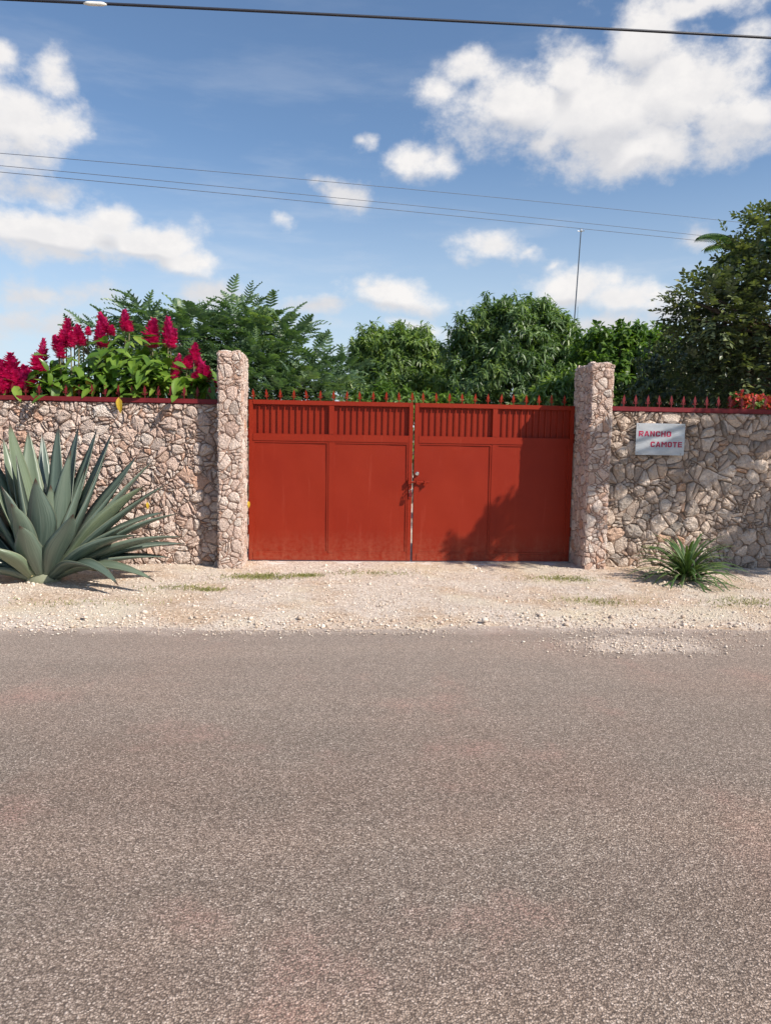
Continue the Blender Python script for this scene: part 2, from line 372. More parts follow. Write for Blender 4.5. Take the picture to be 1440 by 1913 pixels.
def sign_mat():
    m, t, out = new_mat('galvanised_sheet'); p = pos(t)
    s = t.n('ShaderNodeVectorMath', operation='MULTIPLY', i={0: p, 1: (2.5, 2.5, 5.0)}).outputs[0]
    n = t.noise(s, 1.6, 3, .5); f = t.noise(p, 60, 4)
    c = t.mix(t.fr(n, .3, .7), (.37, .40, .43), (.53, .54, .55)); c = t.mix(t.fr(f, .5, .8, 0, .3), c, (.36, .36, .36))
    b = t.bsdf(Base_Color=c, Metallic=.55, Roughness=t.fr(f, .3, .7, .34, .5), Normal=t.bump(n, .02, .4)); t.put(out.inputs[0], b); return m
M['sign'] = sign_mat()
def agave_mat():
    m, t, out = new_mat('agave_skin'); p = pos(t)
    uv = t.n('ShaderNodeUVMap').outputs[0]; u = t.n('ShaderNodeSeparateXYZ', i={0: uv})
    n = t.noise(p, 6, 4); st = t.noise(t.n('ShaderNodeVectorMath', operation='MULTIPLY', i={0: uv, 1: (26, 1.2, 1)}).outputs[0], 1.0, 3)
    r = t.n('ShaderNodeObjectInfo').outputs['Random']
    c = t.ramp(t.m('ADD', t.m('MULTIPLY', r, .85), t.m('MULTIPLY', n, .2)), [(.1, (0.049, 0.078, 0.061)), (.45, (0.072, 0.106, 0.083)), (.75, (0.095, 0.13, 0.095)), (.95, (0.135, 0.173, 0.092))])
    c = t.mix(t.fr(st, .35, .7, 0, .45), c, (.215, .265, .215))
    c = t.mix(t.fr(t.noise(p, 55, 4, .7), .64, .74, 0, .55), c, (.13, .105, .07))
    edge = t.fr(t.m('ABSOLUTE', t.m('SUBTRACT', u.outputs[0], .5)), .46, .5, 0, .7); c = t.mix(edge, c, (.30, .31, .20))
    tip = t.fr(u.outputs[1], .91, .97); c = t.mix(tip, c, (.06, .035, .025))
    b = t.bsdf(Base_Color=c, Roughness=t.fr(n, .3, .7, .30, .46)); b.inputs['Specular IOR Level'].default_value = .5
    t.put(out.inputs[0], b); return m
M['agave'] = agave_mat()
M['agave_dry'] = simple('dry_agave_leaf', (.33, .27, .13), .8, var=.3, scale=14)
M['fern'] = leaf_mat('feathery_leaf', [(0, (.060, .112, .070)), (.5, (.10, .17, .086)), (.8, (.16, .24, .094)), (1, (.24, .31, .105))], .30, .42, 1.1, .55)
M['mango'] = leaf_mat('mango_leaf', [(0, (.055, .10, .050)), (.5, (.105, .175, .064)), (.78, (.19, .275, .08)), (1, (.30, .37, .10))], .34, .40, 1.3, .55)
M['mango_b'] = leaf_mat('mango_leaf_bright', [(0, (.060, .115, .048)), (.45, (.125, .20, .060)), (.75, (.22, .31, .078)), (1, (.33, .41, .10))], .36, .40, 1.3, .55)
M['broad'] = leaf_mat('broad_leaf', [(0, (.045, .095, .028)), (.45, (.09, .165, .036)), (.75, (.16, .25, .05)), (1, (.26, .33, .07))], .36, .38, 1.2)
M['dark'] = leaf_mat('dark_tree_leaf', [(0, (.048, .068, .046)), (.5, (.096, .125, .064)), (.82, (.18, .205, .072)), (1, (.30, .28, .09))], .26, .38, 1.0, .6)
M['shrub'] = leaf_mat('shrub_leaf', [(0, (.050, .11, .018)), (.4, (.10, .19, .028)), (.75, (.18, .29, .04)), (1, (.30, .38, .065))], .32, .33, 2.2, .55)
M['yellow'] = leaf_mat('yellow_leaf', [(0, (.55, .36, .03)), (1, (.68, .47, .05))], .3)
M['bract'] = leaf_mat('crimson_bract', [(0, (.38, .006, .075)), (.5, (.66, .015, .155)), (.85, (.82, .06, .26)), (1, (.90, .28, .46))], .25, .5, 3, .3, (1.2, 1.0, 1.1))
M['redflower'] = leaf_mat('red_flower', [(0, (.40, .03, .04)), (.6, (.60, .08, .08)), (1, (.70, .20, .08))], .25, .5, 3)
M['spiky'] = leaf_mat('narrow_plant_leaf', [(0, (.035, .070, .028)), (.5, (.070, .125, .040)), (1, (.16, .21, .075))], .18, .38, 4)
M['grass'] = leaf_mat('weed_blade', [(0, (.13, .15, .04)), (.5, (.22, .23, .07)), (1, (.38, .33, .13))], .25, .6, 4)

# ------------------------------------------------------------------ ground
def grid_sheet(x0, x1, y0, y1, nx, ny, zf):
    X = np.linspace(x0, x1, nx); Y = np.linspace(y0, y1, ny); gx, gy = np.meshgrid(X, Y)
    V = np.stack([gx, gy, zf(gx, gy)], -1).reshape(-1, 3); i = np.arange((nx-1)*(ny-1)); r_, c_ = i//(nx-1), i % (nx-1); a = r_*nx+c_
    return V, np.stack([a, a+1, a+nx+1, a+nx], 1)
V, F = grid_sheet(-400, 400, -400, 700, 9, 9, lambda x, y: x*0-.012)
struct('ground', mesh_np('g', V, F), M['soil'])
ROAD_EDGE = -3.30
def edge_y(x): return ROAD_EDGE+.05*np.sin(x*1.7+.6)+.035*np.sin(x*4.3)+.02*np.sin(x*11+1)
V, F = grid_sheet(-60, 60, -16, ROAD_EDGE+.12, 61, 30, lambda x, y: x*0-.002-.0006*np.abs(y+9.5))
struct('road', mesh_np('r', V, F), M['road'])
# gravel verge: uneven sheet whose near edge wanders over the asphalt
nx, ny = 420, 90
xs = np.linspace(-14, 14, nx)
def vz(x, y):
    return .016+.010*np.sin(x*2.1+y*1.3)*np.sin(y*3.1+.4)+.006*np.sin(x*7.3+1.2)*np.sin(y*6.1)+.035*np.clip((y+1.4)/1.2, 0, 1)*np.exp(-((x)/2.6)**4)*0
VV = []
for j in range(ny):
    f = j/(ny-1)
    for x in xs:
        y = edge_y(x)*(1-f)+(-.02)*f
        e = min(1, f*9); VV.append((x, y, float(vz(x, y))*e+(-.006)*(1-e)+rng.normal()*.0025*e))
i = np.arange((nx-1)*(ny-1)); r_, c_ = i//(nx-1), i % (nx-1); a = r_*nx+c_
vm = mesh_np('v', VV, np.stack([a, a+1, a+nx+1, a+nx], 1)); vm.shade_smooth()
struct('gravel_verge', vm, M['verge'])
V, F = grid_sheet(-2.6, 3.2, -.018, 22, 20, 40, lambda x, y: .004+.004*np.sin(x*5)*np.sin(y*3))
struct('driveway', mesh_np('d', V, F), M['verge'])
struct('gate_threshold', MB().box((-2.04, -.20, -.03), (2.04, .16, .012)).mesh(bevel=.006), M['concrete'])

# loose stones on the verge and spilled over the road edge: uncountable
ico = bmesh.new(); bmesh.ops.create_icosphere(ico, subdivisions=1, radius=1.0)
IV = np.array([v.co[:] for v in ico.verts]); IF = np.array([[v.index for v in f.verts] for f in ico.faces]); ico.free()
def pebbles(P0, size, flat=.6):
    N = len(P0); n = len(IV)
    J = IV[None]*(1+rng.normal(size=(N, n, 1))*.18)
    sc = size[:, None, None]*np.stack([rng.uniform(.7, 1.2, N), rng.uniform(.7, 1.2, N), rng.uniform(.45, .8, N)*flat/.6], -1)[:, None]
    J = J*sc; th = rng.uniform(0, 6.28, N); c, s = np.cos(th)[:, None], np.sin(th)[:, None]
    V = np.stack([J[..., 0]*c-J[..., 1]*s, J[..., 0]*s+J[..., 1]*c, J[..., 2]], -1)+P0[:, None]
    return V.reshape(-1, 3), (IF[None]+(np.arange(N)*n)[:, None, None]).reshape(-1, 3)
N = 30000
px_ = rng.uniform(-7.2, 6.6, N); f_ = rng.beta(1.0, 1.15, N); ey = edge_y(px_); py_ = ey*(1-f_)-.25*f_
near = np.exp(-((py_-ey-.15)/.35)**2)
sz = rng.lognormal(-5.35, .5, N)*(1+.35*near); sz = np.clip(sz, .003, .026)
Pg = np.stack([px_, py_, vz(px_, py_)*np.clip((py_-ey)*3, .1, 1)+sz*.25], -1)
N2 = 2600; x2 = rng.uniform(-6, 6, N2); y2 = edge_y(x2)-np.abs(rng.normal(size=N2))*.13
c0 = G(1195, 1203); N3 = 1500; x3 = c0[0]+rng.normal(size=N3)*.42; y3 = c0[1]+rng.normal(size=N3)*.17
x2 = np.concatenate([x2, x3]); y2 = np.concatenate([y2, y3]); s2 = np.clip(rng.lognormal(-5.4, .4, N2+N3), .002, .014)
P2 = np.stack([x2, y2, 0*x2+s2*.3], -1)
V, F = pebbles(np.concatenate([Pg, P2]), np.concatenate([sz, s2]))
tag(obj('gravel', mesh_np('gr', V, F), M['gravel']), 'pale limestone gravel scattered between the road and the wall', 'gravel', kind='stuff')
# larger pale stones that can be told apart
for k, (px, py, s) in enumerate([(270, 1150, .05), (438, 1132, .035), (1010, 1156, .045), (560, 1160, .04), (905, 1165, .05), (160, 1160, .045), (1275, 1158, .04), (700, 1163, .038)]):
    g = G(px, py); V, F = pebbles(np.array([[g[0], g[1], .022+s*.2]]), np.array([s*.62]))
    nm = ['left below the big agave', 'below the green weed patch', 'below the right gate leaf', 'below the left gate leaf', 'under the dappled gate corner', 'far left by the road edge', 'below the small spiky plant', 'below the middle of the gate'][k]
    tag(obj('loose_stone', mesh_np('s', V, F), M['gravel']), 'pale fist sized stone on gravel verge, '+nm, 'stone', 'loose stones on the verge')
# dry weeds: blades in patches
def blades(centres, N, spread, h):
    V = []; F = []
    for (cx, cy, sx, sy, w) in centres:
        n = int(N*w)
        x = cx+rng.normal(size=n)*sx; y = cy+rng.normal(size=n)*sy; z = vz(x, y)-.004
        hh = h*rng.uniform(.4, 1.2, n); d = unit(np.stack([rng.normal(size=n)*.7, rng.normal(size=n)*.7, np.ones(n)], -1))
        v, f = leaf_cloud(np.stack([x, y, z], -1), d, rand_dirs(n), hh, hh*.16, .1)
        F.append(f+sum(len(q) for q in V)); V.append(v)
    return np.concatenate(V), np.concatenate(F)
wc = []
for px, py, sx, sy, w in [(490, 1081, .22, .10, 1.3), (575, 1078, .10, .07, .5), (388, 1104, .10, .05, .35), (1050, 1085, .20, .10, .7), (1120, 1128, .22, .10, .45), (330, 1100, .18, .09, .3), (1395, 1130, .2, .1, .4), (690, 1075, .3, .08, .35), (160, 1130, .4, .1, .2)]:
    g = G(px, py); wc.append((g[0], g[1], sx, sy, w))
V, F = blades(wc, 900, 0, .045)
tag(obj('weeds', mesh_np('w', V, F), M['grass']), 'low dry green weeds in patches on the gravel before the gate', 'weeds', kind='stuff')

# ------------------------------------------------------------------ stone masonry
def clip_poly(poly, n, c):           # keep n.p <= c
    out = []; k = len(poly)
    for i in range(k):
        a, b = poly[i], poly[(i+1) % k]; da = n[0]*a[0]+n[1]*a[1]-c; db = n[0]*b[0]+n[1]*b[1]-c
        if da <= 0: out.append(a)
        if (da < 0 < db) or (db < 0 < da):
            s = da/(da-db); out.append((a[0]+(b[0]-a[0])*s, a[1]+(b[1]-a[1])*s))
    return out
def area(p): return .5*abs(sum(p[i][0]*p[(i+1) % len(p)][1]-p[(i+1) % len(p)][0]*p[i][1] for i in range(len(p))))
def centroid(p): return (sum(q[0] for q in p)/len(p), sum(q[1] for q in p)/len(p))
def cells(w, h, size, wvar, split, aspect=1.25):
    """power diagram of a w x h face, some cells split again into slivers"""
    n = max(4, int(w*h/(size*size))); nx = max(1, int(round(w/size/aspect**.5))); ny = max(1, int(round(n/nx)))
    S = []
    for j in range(ny):
        for i in range(nx):
            S.append(((i+.5+random.uniform(-.48, .48)+(.5 if j % 2 else 0)*.6)*w/nx, (j+.5+random.uniform(-.48, .48))*h/ny))
    S = np.array(S); Wt = np.array([random.random()**4*wvar*size*size for _ in S]); out = []
    for i in range(len(S)):
        poly = [(0, 0), (w, 0), (w, h), (0, h)]; d2 = ((S-S[i])**2).sum(1)
        for j in np.argsort(d2)[1:26]:
            nv = S[j]-S[i]; c = ((S[j]**2).sum()-Wt[j]-(S[i]**2).sum()+Wt[i])/2
            poly = clip_poly(poly, nv, c)
            if len(poly) < 3: break
        if len(poly) < 3 or area(poly) < 1e-4: continue
        todo = [poly]
        if random.random() < split:
            for _ in range(random.choice([1, 1, 2, 3])):
                big = max(todo, key=area); todo.remove(big); cx, cy = centroid(big)
                th = random.choice([random.gauss(.25, .5), random.gauss(1.9, .45)]); nv = (-math.sin(th), math.cos(th)); c = nv[0]*cx+nv[1]*cy+random.uniform(-.1, .1)*size
                a = clip_poly(big, nv, c); b = clip_poly(big, (-nv[0], -nv[1]), -c)
                todo += [q for q in (a, b) if len(q) >= 3]
        out += todo
    return out
def stone_mesh(poly, frame, gap=.006, proud=.03, back=.03, joint=True):
    """one roughly hewn stone; frame = (origin, u, v, outward normal)"""
    k = len(poly); sgn = sum(poly[i][0]*poly[(i+1) % k][1]-poly[(i+1) % k][0]*poly[i][1] for i in range(k))
    if sgn < 0: poly = poly[::-1]
    q = poly
    for i in range(k):
        a, b = poly[i], poly[(i+1) % k]; ex, ey_ = b[0]-a[0], b[1]-a[1]; l = math.hypot(ex, ey_)
        if l < 1e-6: continue
        nv = (ey_/l, -ex/l); q = clip_poly(q, nv, nv[0]*a[0]+nv[1]*a[1]-gap*random.uniform(.3, 1.5))
        if len(q) < 3: return None
    if area(q) < 1.2e-4: return None
    p = []
    for i in range(len(q)):
        a, b = q[i], q[(i+1) % len(q)]
        if math.hypot(b[0]-a[0], b[1]-a[1]) < .012: p.append(((a[0]+b[0])/2, (a[1]+b[1])/2)); continue
        for f in (.22, .78): p.append((a[0]+(b[0]-a[0])*f, a[1]+(b[1]-a[1])*f))
    if len(p) < 3: return None
    p = p[:24]
    cx, cy = centroid(p); n = len(p); o, u, v, w = frame; sz = math.sqrt(area(q))
    pr = proud*random.uniform(.4, 1.35)*min(1.3, .62+sz*5); tk = (.28 if proud > .02 else .10)*min(1, .06/(sz+.01)); tx, ty = random.gauss(0, tk), random.gauss(0, tk)
    def at(x, y, d): return o+u*x+v*y+w*d
    V = []; F = []
    jt = [random.uniform(-.12, .12) for _ in range(n)]
    for x, y in p: V.append(at(x, y, -back))
    for i, (x, y) in enumerate(p):
        s = .96+jt[i]*.5; X, Y = cx+(x-cx)*s, cy+(y-cy)*s; V.append(at(X, Y, pr*(.42+jt[i]*2)+(X-cx)*tx*.6+(Y-cy)*ty*.6))
    for i, (x, y) in enumerate(p):
        s = .62+jt[(i*3+1) % n]*1.6; X, Y = cx+(x-cx)*s, cy+(y-cy)*s; V.append(at(X, Y, pr*(.95+jt[i]*2.4)+(X-cx)*tx+(Y-cy)*ty))
    V.append(at(cx, cy, pr*random.uniform(.85, 1.12)))
    for r in range(2):
        for i in range(n): F.append((r*n+i, r*n+(i+1) % n, (r+1)*n+(i+1) % n, (r+1)*n+i))
    for i in range(n): F.append((2*n+i, 2*n+(i+1) % n, 3*n))
    return V, F, area(q), at(cx, cy, 0)
X3, Y3, Z3 = np.array([1., 0, 0]), np.array([0, 1., 0]), np.array([0, 0, 1.])
def lay(faces, parent, mat, limit=300):
    """faces: (frame, w, h, size, wvar, split, gap, proud, big) -> the largest visible stones one by one, the rest joined"""
    single = []; rest = MB()
    for frame, w, h, size, wvar, split, gap, proud, seen in faces:
        for poly in cells(w, h, size, wvar, split):
            s = stone_mesh(poly, frame, gap, proud)
            if not s: continue
            V, F, a, c = s; px, py = project(c)
            if seen and -20 < px < IW+20: single.append((a, V, F))
            else: rest.add(V, F)
    single.sort(key=lambda q: -q[0])
    for a, V, F in single[:limit]: obj('stone', MB().add(V, F).mesh('stone'), mat, parent)
    for a, V, F in single[limit:]: rest.add(V, F)
    if rest.V: obj('small_stones', rest.mesh('small_stones'), mat, parent, 'stuff')
WF, WB = -.30, .0                        # front and back of the walls
def fr_front(x, y, z=0.): return (np.array([x, y, z]), X3, Z3, -Y3)
def fr_left(x, y, z=0.): return (np.array([x, y, z]), -Y3, Z3, -X3)      # y is the rear edge, runs to the front
def fr_right(x, y, z=0.): return (np.array([x, y, z]), Y3, Z3, X3)       # y is the front edge
def fr_top(x, y, z): return (np.array([x, y, z]), X3, Y3, Z3)
PL0, PL1, PLH = -2.338, -2.068, 2.53
PR0, PR1, PRH = 2.068, 2.330, 2.50
PF, PB = -.535, .12
def pillar(x0, x1, h, label, mat):
    t = thing('stone_pillar', ((x0+x1)/2, (PF+PB)/2, 0), label, 'pillar', 'gate pillars')
    obj('mortar_core', MB().box((x0+.005, PF+.005, -.05), (x1-.005, PB-.005, h-.005)).mesh(), M['mortar'], t)
    w = x1-x0; d = PB-PF; fa = [(fr_front(x0, PF), w, h, .058, 2.6, .40, .0040, .013, True)]
    fa.append((fr_right(x1, PF), d, h, .070, 1.8, .35, .0042, .012, x0 < 0)); fa.append((fr_left(x0, PB), d, h, .070, 1.8, .35, .0042, .012, x0 > 0))
    fa.append((fr_top(x0, PF, h), w, d, .11, 1, .2, .006, .022, False))
    lay(fa, t, mat)
pillar(PL0, PL1, PLH, 'square pale limestone pillar left of the red gate, fully sunlit', M['stone_pale'])
pillar(PR0, PR1, PRH, 'square rough stone pillar right of the red gate, beside the sign', M['stone_pale'])
WHL, WHR = 1.94, 1.955
def wall(x0, x1, h, label, mat, faces):
    t = thing('stone_wall', ((x0+x1)/2, (WF+WB)/2, 0), label, 'wall', 'walls either side of the gate')
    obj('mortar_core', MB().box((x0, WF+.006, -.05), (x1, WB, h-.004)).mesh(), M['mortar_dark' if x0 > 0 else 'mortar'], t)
    lay(faces, t, mat)
VL = -5.15; VR = 5.0
wall(-9.5, PL0-.002, WHL, 'pale pinkish limestone wall of small rubble stones behind the big agave', M['stone_pale'],
     [(fr_front(VL, WF), PL0-VL, WHL, .054, 4.5, .50, .0030, .030, True), (fr_front(-9.5, WF), VL+9.5, WHL, .15, 2, .3, .006, .034, False)])
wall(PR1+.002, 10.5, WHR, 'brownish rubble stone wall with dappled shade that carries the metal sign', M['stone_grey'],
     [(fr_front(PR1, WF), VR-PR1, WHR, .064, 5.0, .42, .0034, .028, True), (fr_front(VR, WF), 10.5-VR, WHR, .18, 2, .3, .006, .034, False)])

# ------------------------------------------------------------------ spear point used on the gate and the rails
def spear(h):
    """stem, collar, two side curls and a flat pointed head; base at the origin"""
    b = MB(); s = h/.135
    b.box((-.0048*s, -.005, -.004), (.0048*s, .005, .055*s))
    b.prism([(-.010*s, .050*s), (.010*s, .050*s), (.010*s, .060*s), (.0175*s, .080*s), (.010*s, .106*s), (0, .138*s), (-.010*s, .106*s), (-.0175*s, .080*s), (-.010*s, .060*s)], -.0055, .0055)
    for q in (-1, 1):
        b.tube([(q*.008*s, 0, .042*s), (q*.020*s, 0, .040*s), (q*.027*s, 0, .049*s), (q*.022*s, 0, .060*s)], [.005*s, .0045*s, .004*s, .003*s], 5)
    b.box((-.012*s, -.0085, .036*s), (.012*s, .0085, .046*s))
    return b.mesh('spear')
SP_GATE = spear(.132); SP_WALL = spear(.150)
I3 = np.eye(3)
for me in (SP_GATE,): me.materials.append(M['red'])
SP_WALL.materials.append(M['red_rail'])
def spike_rail(x0, x1, z, label, step=.152):
    t = thing('spike_rail', ((x0+x1)/2, WF+.1, z), label, 'railing', 'spiked rails on the walls')
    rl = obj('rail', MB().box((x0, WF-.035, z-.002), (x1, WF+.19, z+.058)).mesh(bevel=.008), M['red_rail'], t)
    n = int((x1-x0)/step)
    for i in range(n):
        a = random.gauss(0, .03); c, s = math.cos(a), math.sin(a)
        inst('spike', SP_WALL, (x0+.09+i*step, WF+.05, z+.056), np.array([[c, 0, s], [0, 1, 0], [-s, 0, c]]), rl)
spike_rail(-9.4, PL0-.004, WHL, 'red painted coping rail with spear points on the left wall under the flowers')
spike_rail(PR1+.004, 10.4, WHR, 'red painted coping rail with spear points on the wall above the sign')

# ------------------------------------------------------------------ gate
GZ0, GZ1 = .024, 2.02
def gate_leaf(x0, x1, nfin, fx0, label, dz=0.0, shut=1):
    t = thing('gate_leaf', ((x0+x1)/2, .02, GZ0), label, 'gate', 'gate leaves')
    D = .045; sw, ms = .052, .066; tr, mr, br = .056, .092, .095; zo0, zo1 = 1.61, GZ1-tr
    xm = (x0+x1)/2
    def part(nm, a, b, bev=.004): return obj(nm, MB().box(a, b).mesh(bevel=bev), M['red'], t)
    part('stile', (x0, 0, GZ0), (x0+sw, D, GZ1)); part('stile', (x1-sw, 0, GZ0), (x1, D, GZ1))
    tpr = part('top_rail', (x0+sw, -.001, zo1), (x1-sw, D, GZ1)); part('middle_rail', (x0+sw, -.001, zo0-mr), (x1-sw, D, zo0)); part('bottom_rail', (x0+sw, -.001, GZ0), (x1-sw, D, GZ0+br))
    part('middle_stile', (xm-ms/2, .0, zo0), (xm+ms/2, D, zo1)); part('middle_stile', (xm-ms/2, 0, GZ0+br), (xm+ms/2, D, zo0-mr))
    for a, b in ((x0+sw, xm-ms/2), (xm+ms/2, x1-sw)):
        # sheet with a thin raised border, set back from the frame
        pz0, pz1 = GZ0+br, zo0-mr; V, F = grid_sheet(a, b, pz0, pz1, 26, 34, lambda x, z: .016+.0022*np.sin(x*5.1+z*2+a)*np.sin(z*4.3+1)+.0012*np.sin(x*13+z*7))
        V = V[:, [0, 2, 1]]
        pm = mesh_np('p', V, F); pm.shade_smooth(); lp_ = obj('lower_panel', pm, M['red'], t)
        e = .02
        bd = MB()
        for q in (((a, .006, pz1-e), (b, .016, pz1)), ((a, .006, pz0), (b, .016, pz0+e)), ((a, .006, pz0+e), (a+e, .016, pz1-e)), ((b-e, .006, pz0+e), (b, .016, pz1-e))): bd.box(*q)
        obj('panel_border', bd.mesh(), M['red'], lp_)
        obj('back_sheet', MB().box((a-.03, .0465, zo0-.02), (b+.03, .0495, zo1+.02)).mesh(), M['red'], t)
        n = 11
        for i in range(n):
            x = a+(b-a)*(i+1)/(n+1)
            obj('bar', MB().box((x-.008, .021, zo0), (x+.008, .030, zo1)).mesh(bevel=.002), M['red'], t)
    for i in range(nfin):
        a = random.gauss(0, .05); c, s = math.cos(a), math.sin(a)
        inst('spear_point', SP_GATE, (fx0+i*.1635, .022, GZ1), np.array([[c, 0, s], [0, 1, 0], [-s, 0, c]]), tpr)
    return t
gl = gate_leaf(-2.045, -.0105, 13, -1.985, 'left leaf of the red metal gate, wholly in the sun')
gr_ = gate_leaf(.0105, 2.045, 12, .115, 'right leaf of the red metal gate, crossed by the pillar shadow')
# hinges and lock gear
for t, x in ((gl, -2.052), (gr_, 2.052)):
    for z in (.35, 1.55): obj('hinge', MB().lathe((x, .022, z), [(.011, 0), (.011, .12)], 8).mesh(), M['red'], t)
bz = 1.03
obj('slide_bolt', MB().tube([(-.07, -.028, bz), (.205, -.028, bz)], .0095, 8).tube([(.19, -.028, bz), (.19, -.075, bz-.004)], .007, 6).mesh(), M['red'], gr_)
for x in (.05, .15): obj('bolt_bracket', MB().prism([(x-.012, bz-.026), (x+.012, bz-.026), (x+.012, bz+.02), (x-.012, bz+.02)], -.042, -.001).mesh(bevel=.003), M['red'], gr_)
obj('latch_plate', MB().box((-.050, -.010, bz-.21), (-.018, -.001, bz-.03)).mesh(bevel=.002), M['red'], gl)
obj('bolt_staple', MB().prism([(-.062, bz-.03), (-.035, bz-.03), (-.035, bz+.035), (-.062, bz+.035)], -.046, -.001).mesh(bevel=.003), M['red'], gl)
obj('hasp', MB().tube([(-.03, -.012, bz-.05), (-.03, -.055, bz-.055), (-.03, -.06, bz-.10), (-.03, -.012, bz-.11)], .006, 6).mesh(), M['red'], gl)
obj('lock_cylinder', MB().tube([(.052, .0, 1.135), (.052, -.022, 1.135), (.052, -.030, 1.135)], [.026, .026, .018], 14).mesh(), M['lock'], gr_)
obj('worn_edge', MB().box((-.0103, .004, .95), (-.0075, .03, 1.27)).mesh(), M['wornedge'], gl)
pk = thing('padlock', (-.032, -.062, bz-.185), 'small red padlock hanging from the bolt where the leaves meet', 'padlock')
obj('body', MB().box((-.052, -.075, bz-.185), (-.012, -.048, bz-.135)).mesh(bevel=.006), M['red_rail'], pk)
obj('shackle', MB().tube([(-.046, -.062, bz-.135), (-.046, -.062, bz-.10), (-.038, -.062, bz-.086), (-.026, -.062, bz-.086), (-.018, -.062, bz-.10), (-.018, -.062, bz-.135)], .0042, 6).mesh(smooth=True), M['wornedge'], pk)

# ------------------------------------------------------------------ sign
def letter(ch):
    s = .30; H = 1.35
    def ring(skip=()):
        w = 1.0; c = .22; ci = .07
        o = [(c, 0), (w-c, 0), (w, c), (w, H-c), (w-c, H), (c, H), (0, H-c), (0, c)]
        i_ = [(s+ci, s), (w-s-ci, s), (w-s, s+ci), (w-s, H-s-ci), (w-s-ci, H-s), (s+ci, H-s), (s, H-s-ci), (s, s+ci)]
        return [[o[k], o[(k+1) % 8], i_[(k+1) % 8], i_[k]] for k in range(8) if k not in skip]
    def bx(a, b, c, d): return [(a, b), (c, b), (c, d), (a, d)]
    if ch == 'O': return ring(), 1.0
    if ch == 'C': return ring((2,))+[bx(1-s, .22, 1.0, .42)[:4], bx(1-s, H-.42, 1.0, H-.22)], 1.0
    if ch == 'H': return [bx(0, 0, s, H), bx(1-s, 0, 1, H), bx(s, .55, 1-s, .55+s)], 1.0
    if ch == 'N': return [bx(0, 0, s, H), bx(1-s, 0, 1, H), [(s, H), (s, H-.42), (1-s, 0), (1-s, .42)]], 1.0
    if ch == 'M': return [bx(0, 0, s, H), bx(1.25-s, 0, 1.25, H), [(s, H), (s, H-.4), (.625, .42), (.625, .86)], [(.625, .86), (.625, .42), (1.25-s, H-.4), (1.25-s, H)]], 1.25
    if ch == 'T': return [bx(0, H-s, 1, H), bx(.5-s/2, 0, .5+s/2, H-s)], 1.0
    if ch == 'E': return [bx(0, 0, s, H), bx(s, H-s, .95, H), bx(s, .55, .88, .55+s*.9), bx(s, 0, .95, s)], .95
    if ch == 'A': return [[(0, 0), (s*1.05, 0), (.55, H-.28), (.55, H), (.38, H)], [(1.1-s*1.05, 0), (1.1, 0), (.72, H), (.55, H), (.55, H-.28)], [(.36, .26), (.74, .26), (.68, .48), (.42, .48)]], 1.1
    if ch == 'R': return [bx(0, 0, s, H), bx(s, H-s, .8, H), bx(s, .48, .8, .48+s*.85), [(.8, .48), (1.0, .62), (1.0, H-.16), (.8, H)][:4], [(.42, .48), (.72, .0), (1.02, 0), (.74, .48)]], 1.0
def word(txt, x0, x1, z0, h, y):
    ls = [letter(c) for c in txt]; gap = .2; tot = sum(w for _, w in ls)+gap*(len(ls)-1); sx = (x1-x0)/tot; sz = h/1.35; b = MB(); x = 0
    for polys, w in ls:
        for p in polys:
            b.prism([(x0+(x+q[0])*sx, z0+q[1]*sz) for q in p], y-.0025, y-.0008)
        x += w+gap
    return b.mesh('lettering')
SY = WF-.078
a = P(1189, 790, SY); b_ = P(1277, 851, SY); sx0, sx1, sz0, sz1 = a[0], b_[0], b_[2], a[2]
sg = thing('name_sign', ((sx0+sx1)/2, SY, sz0), 'grey metal name plate with crimson capital letters screwed to the right wall', 'sign')
obj('plate', MB().box((sx0, SY, sz0), (sx1, SY+.004, sz1)).mesh(bevel=.001), M['sign'], sg)
sw_, sh_ = sx1-sx0, sz1-sz0
obj('lettering', word('RANCHO', sx0+sw_*.055, sx0+sw_*.715, sz0+sh_*.585, sh_*.17, SY), M['letters'], sg)
obj('lettering', word('CAMOTE', sx0+sw_*.305, sx0+sw_*.95, sz0+sh_*.255, sh_*.17, SY), M['letters'], sg)
for fx, fz in ((.05, .95), (.95, .93), (.04, .07), (.93, .05)):
    x, z = sx0+sw_*fx, sz0+sh_*fz
    obj('screw', MB().tube([(x, SY+.11, z), (x, SY-.005, z)], .007, 8).mesh(), M['wornedge'], sg)

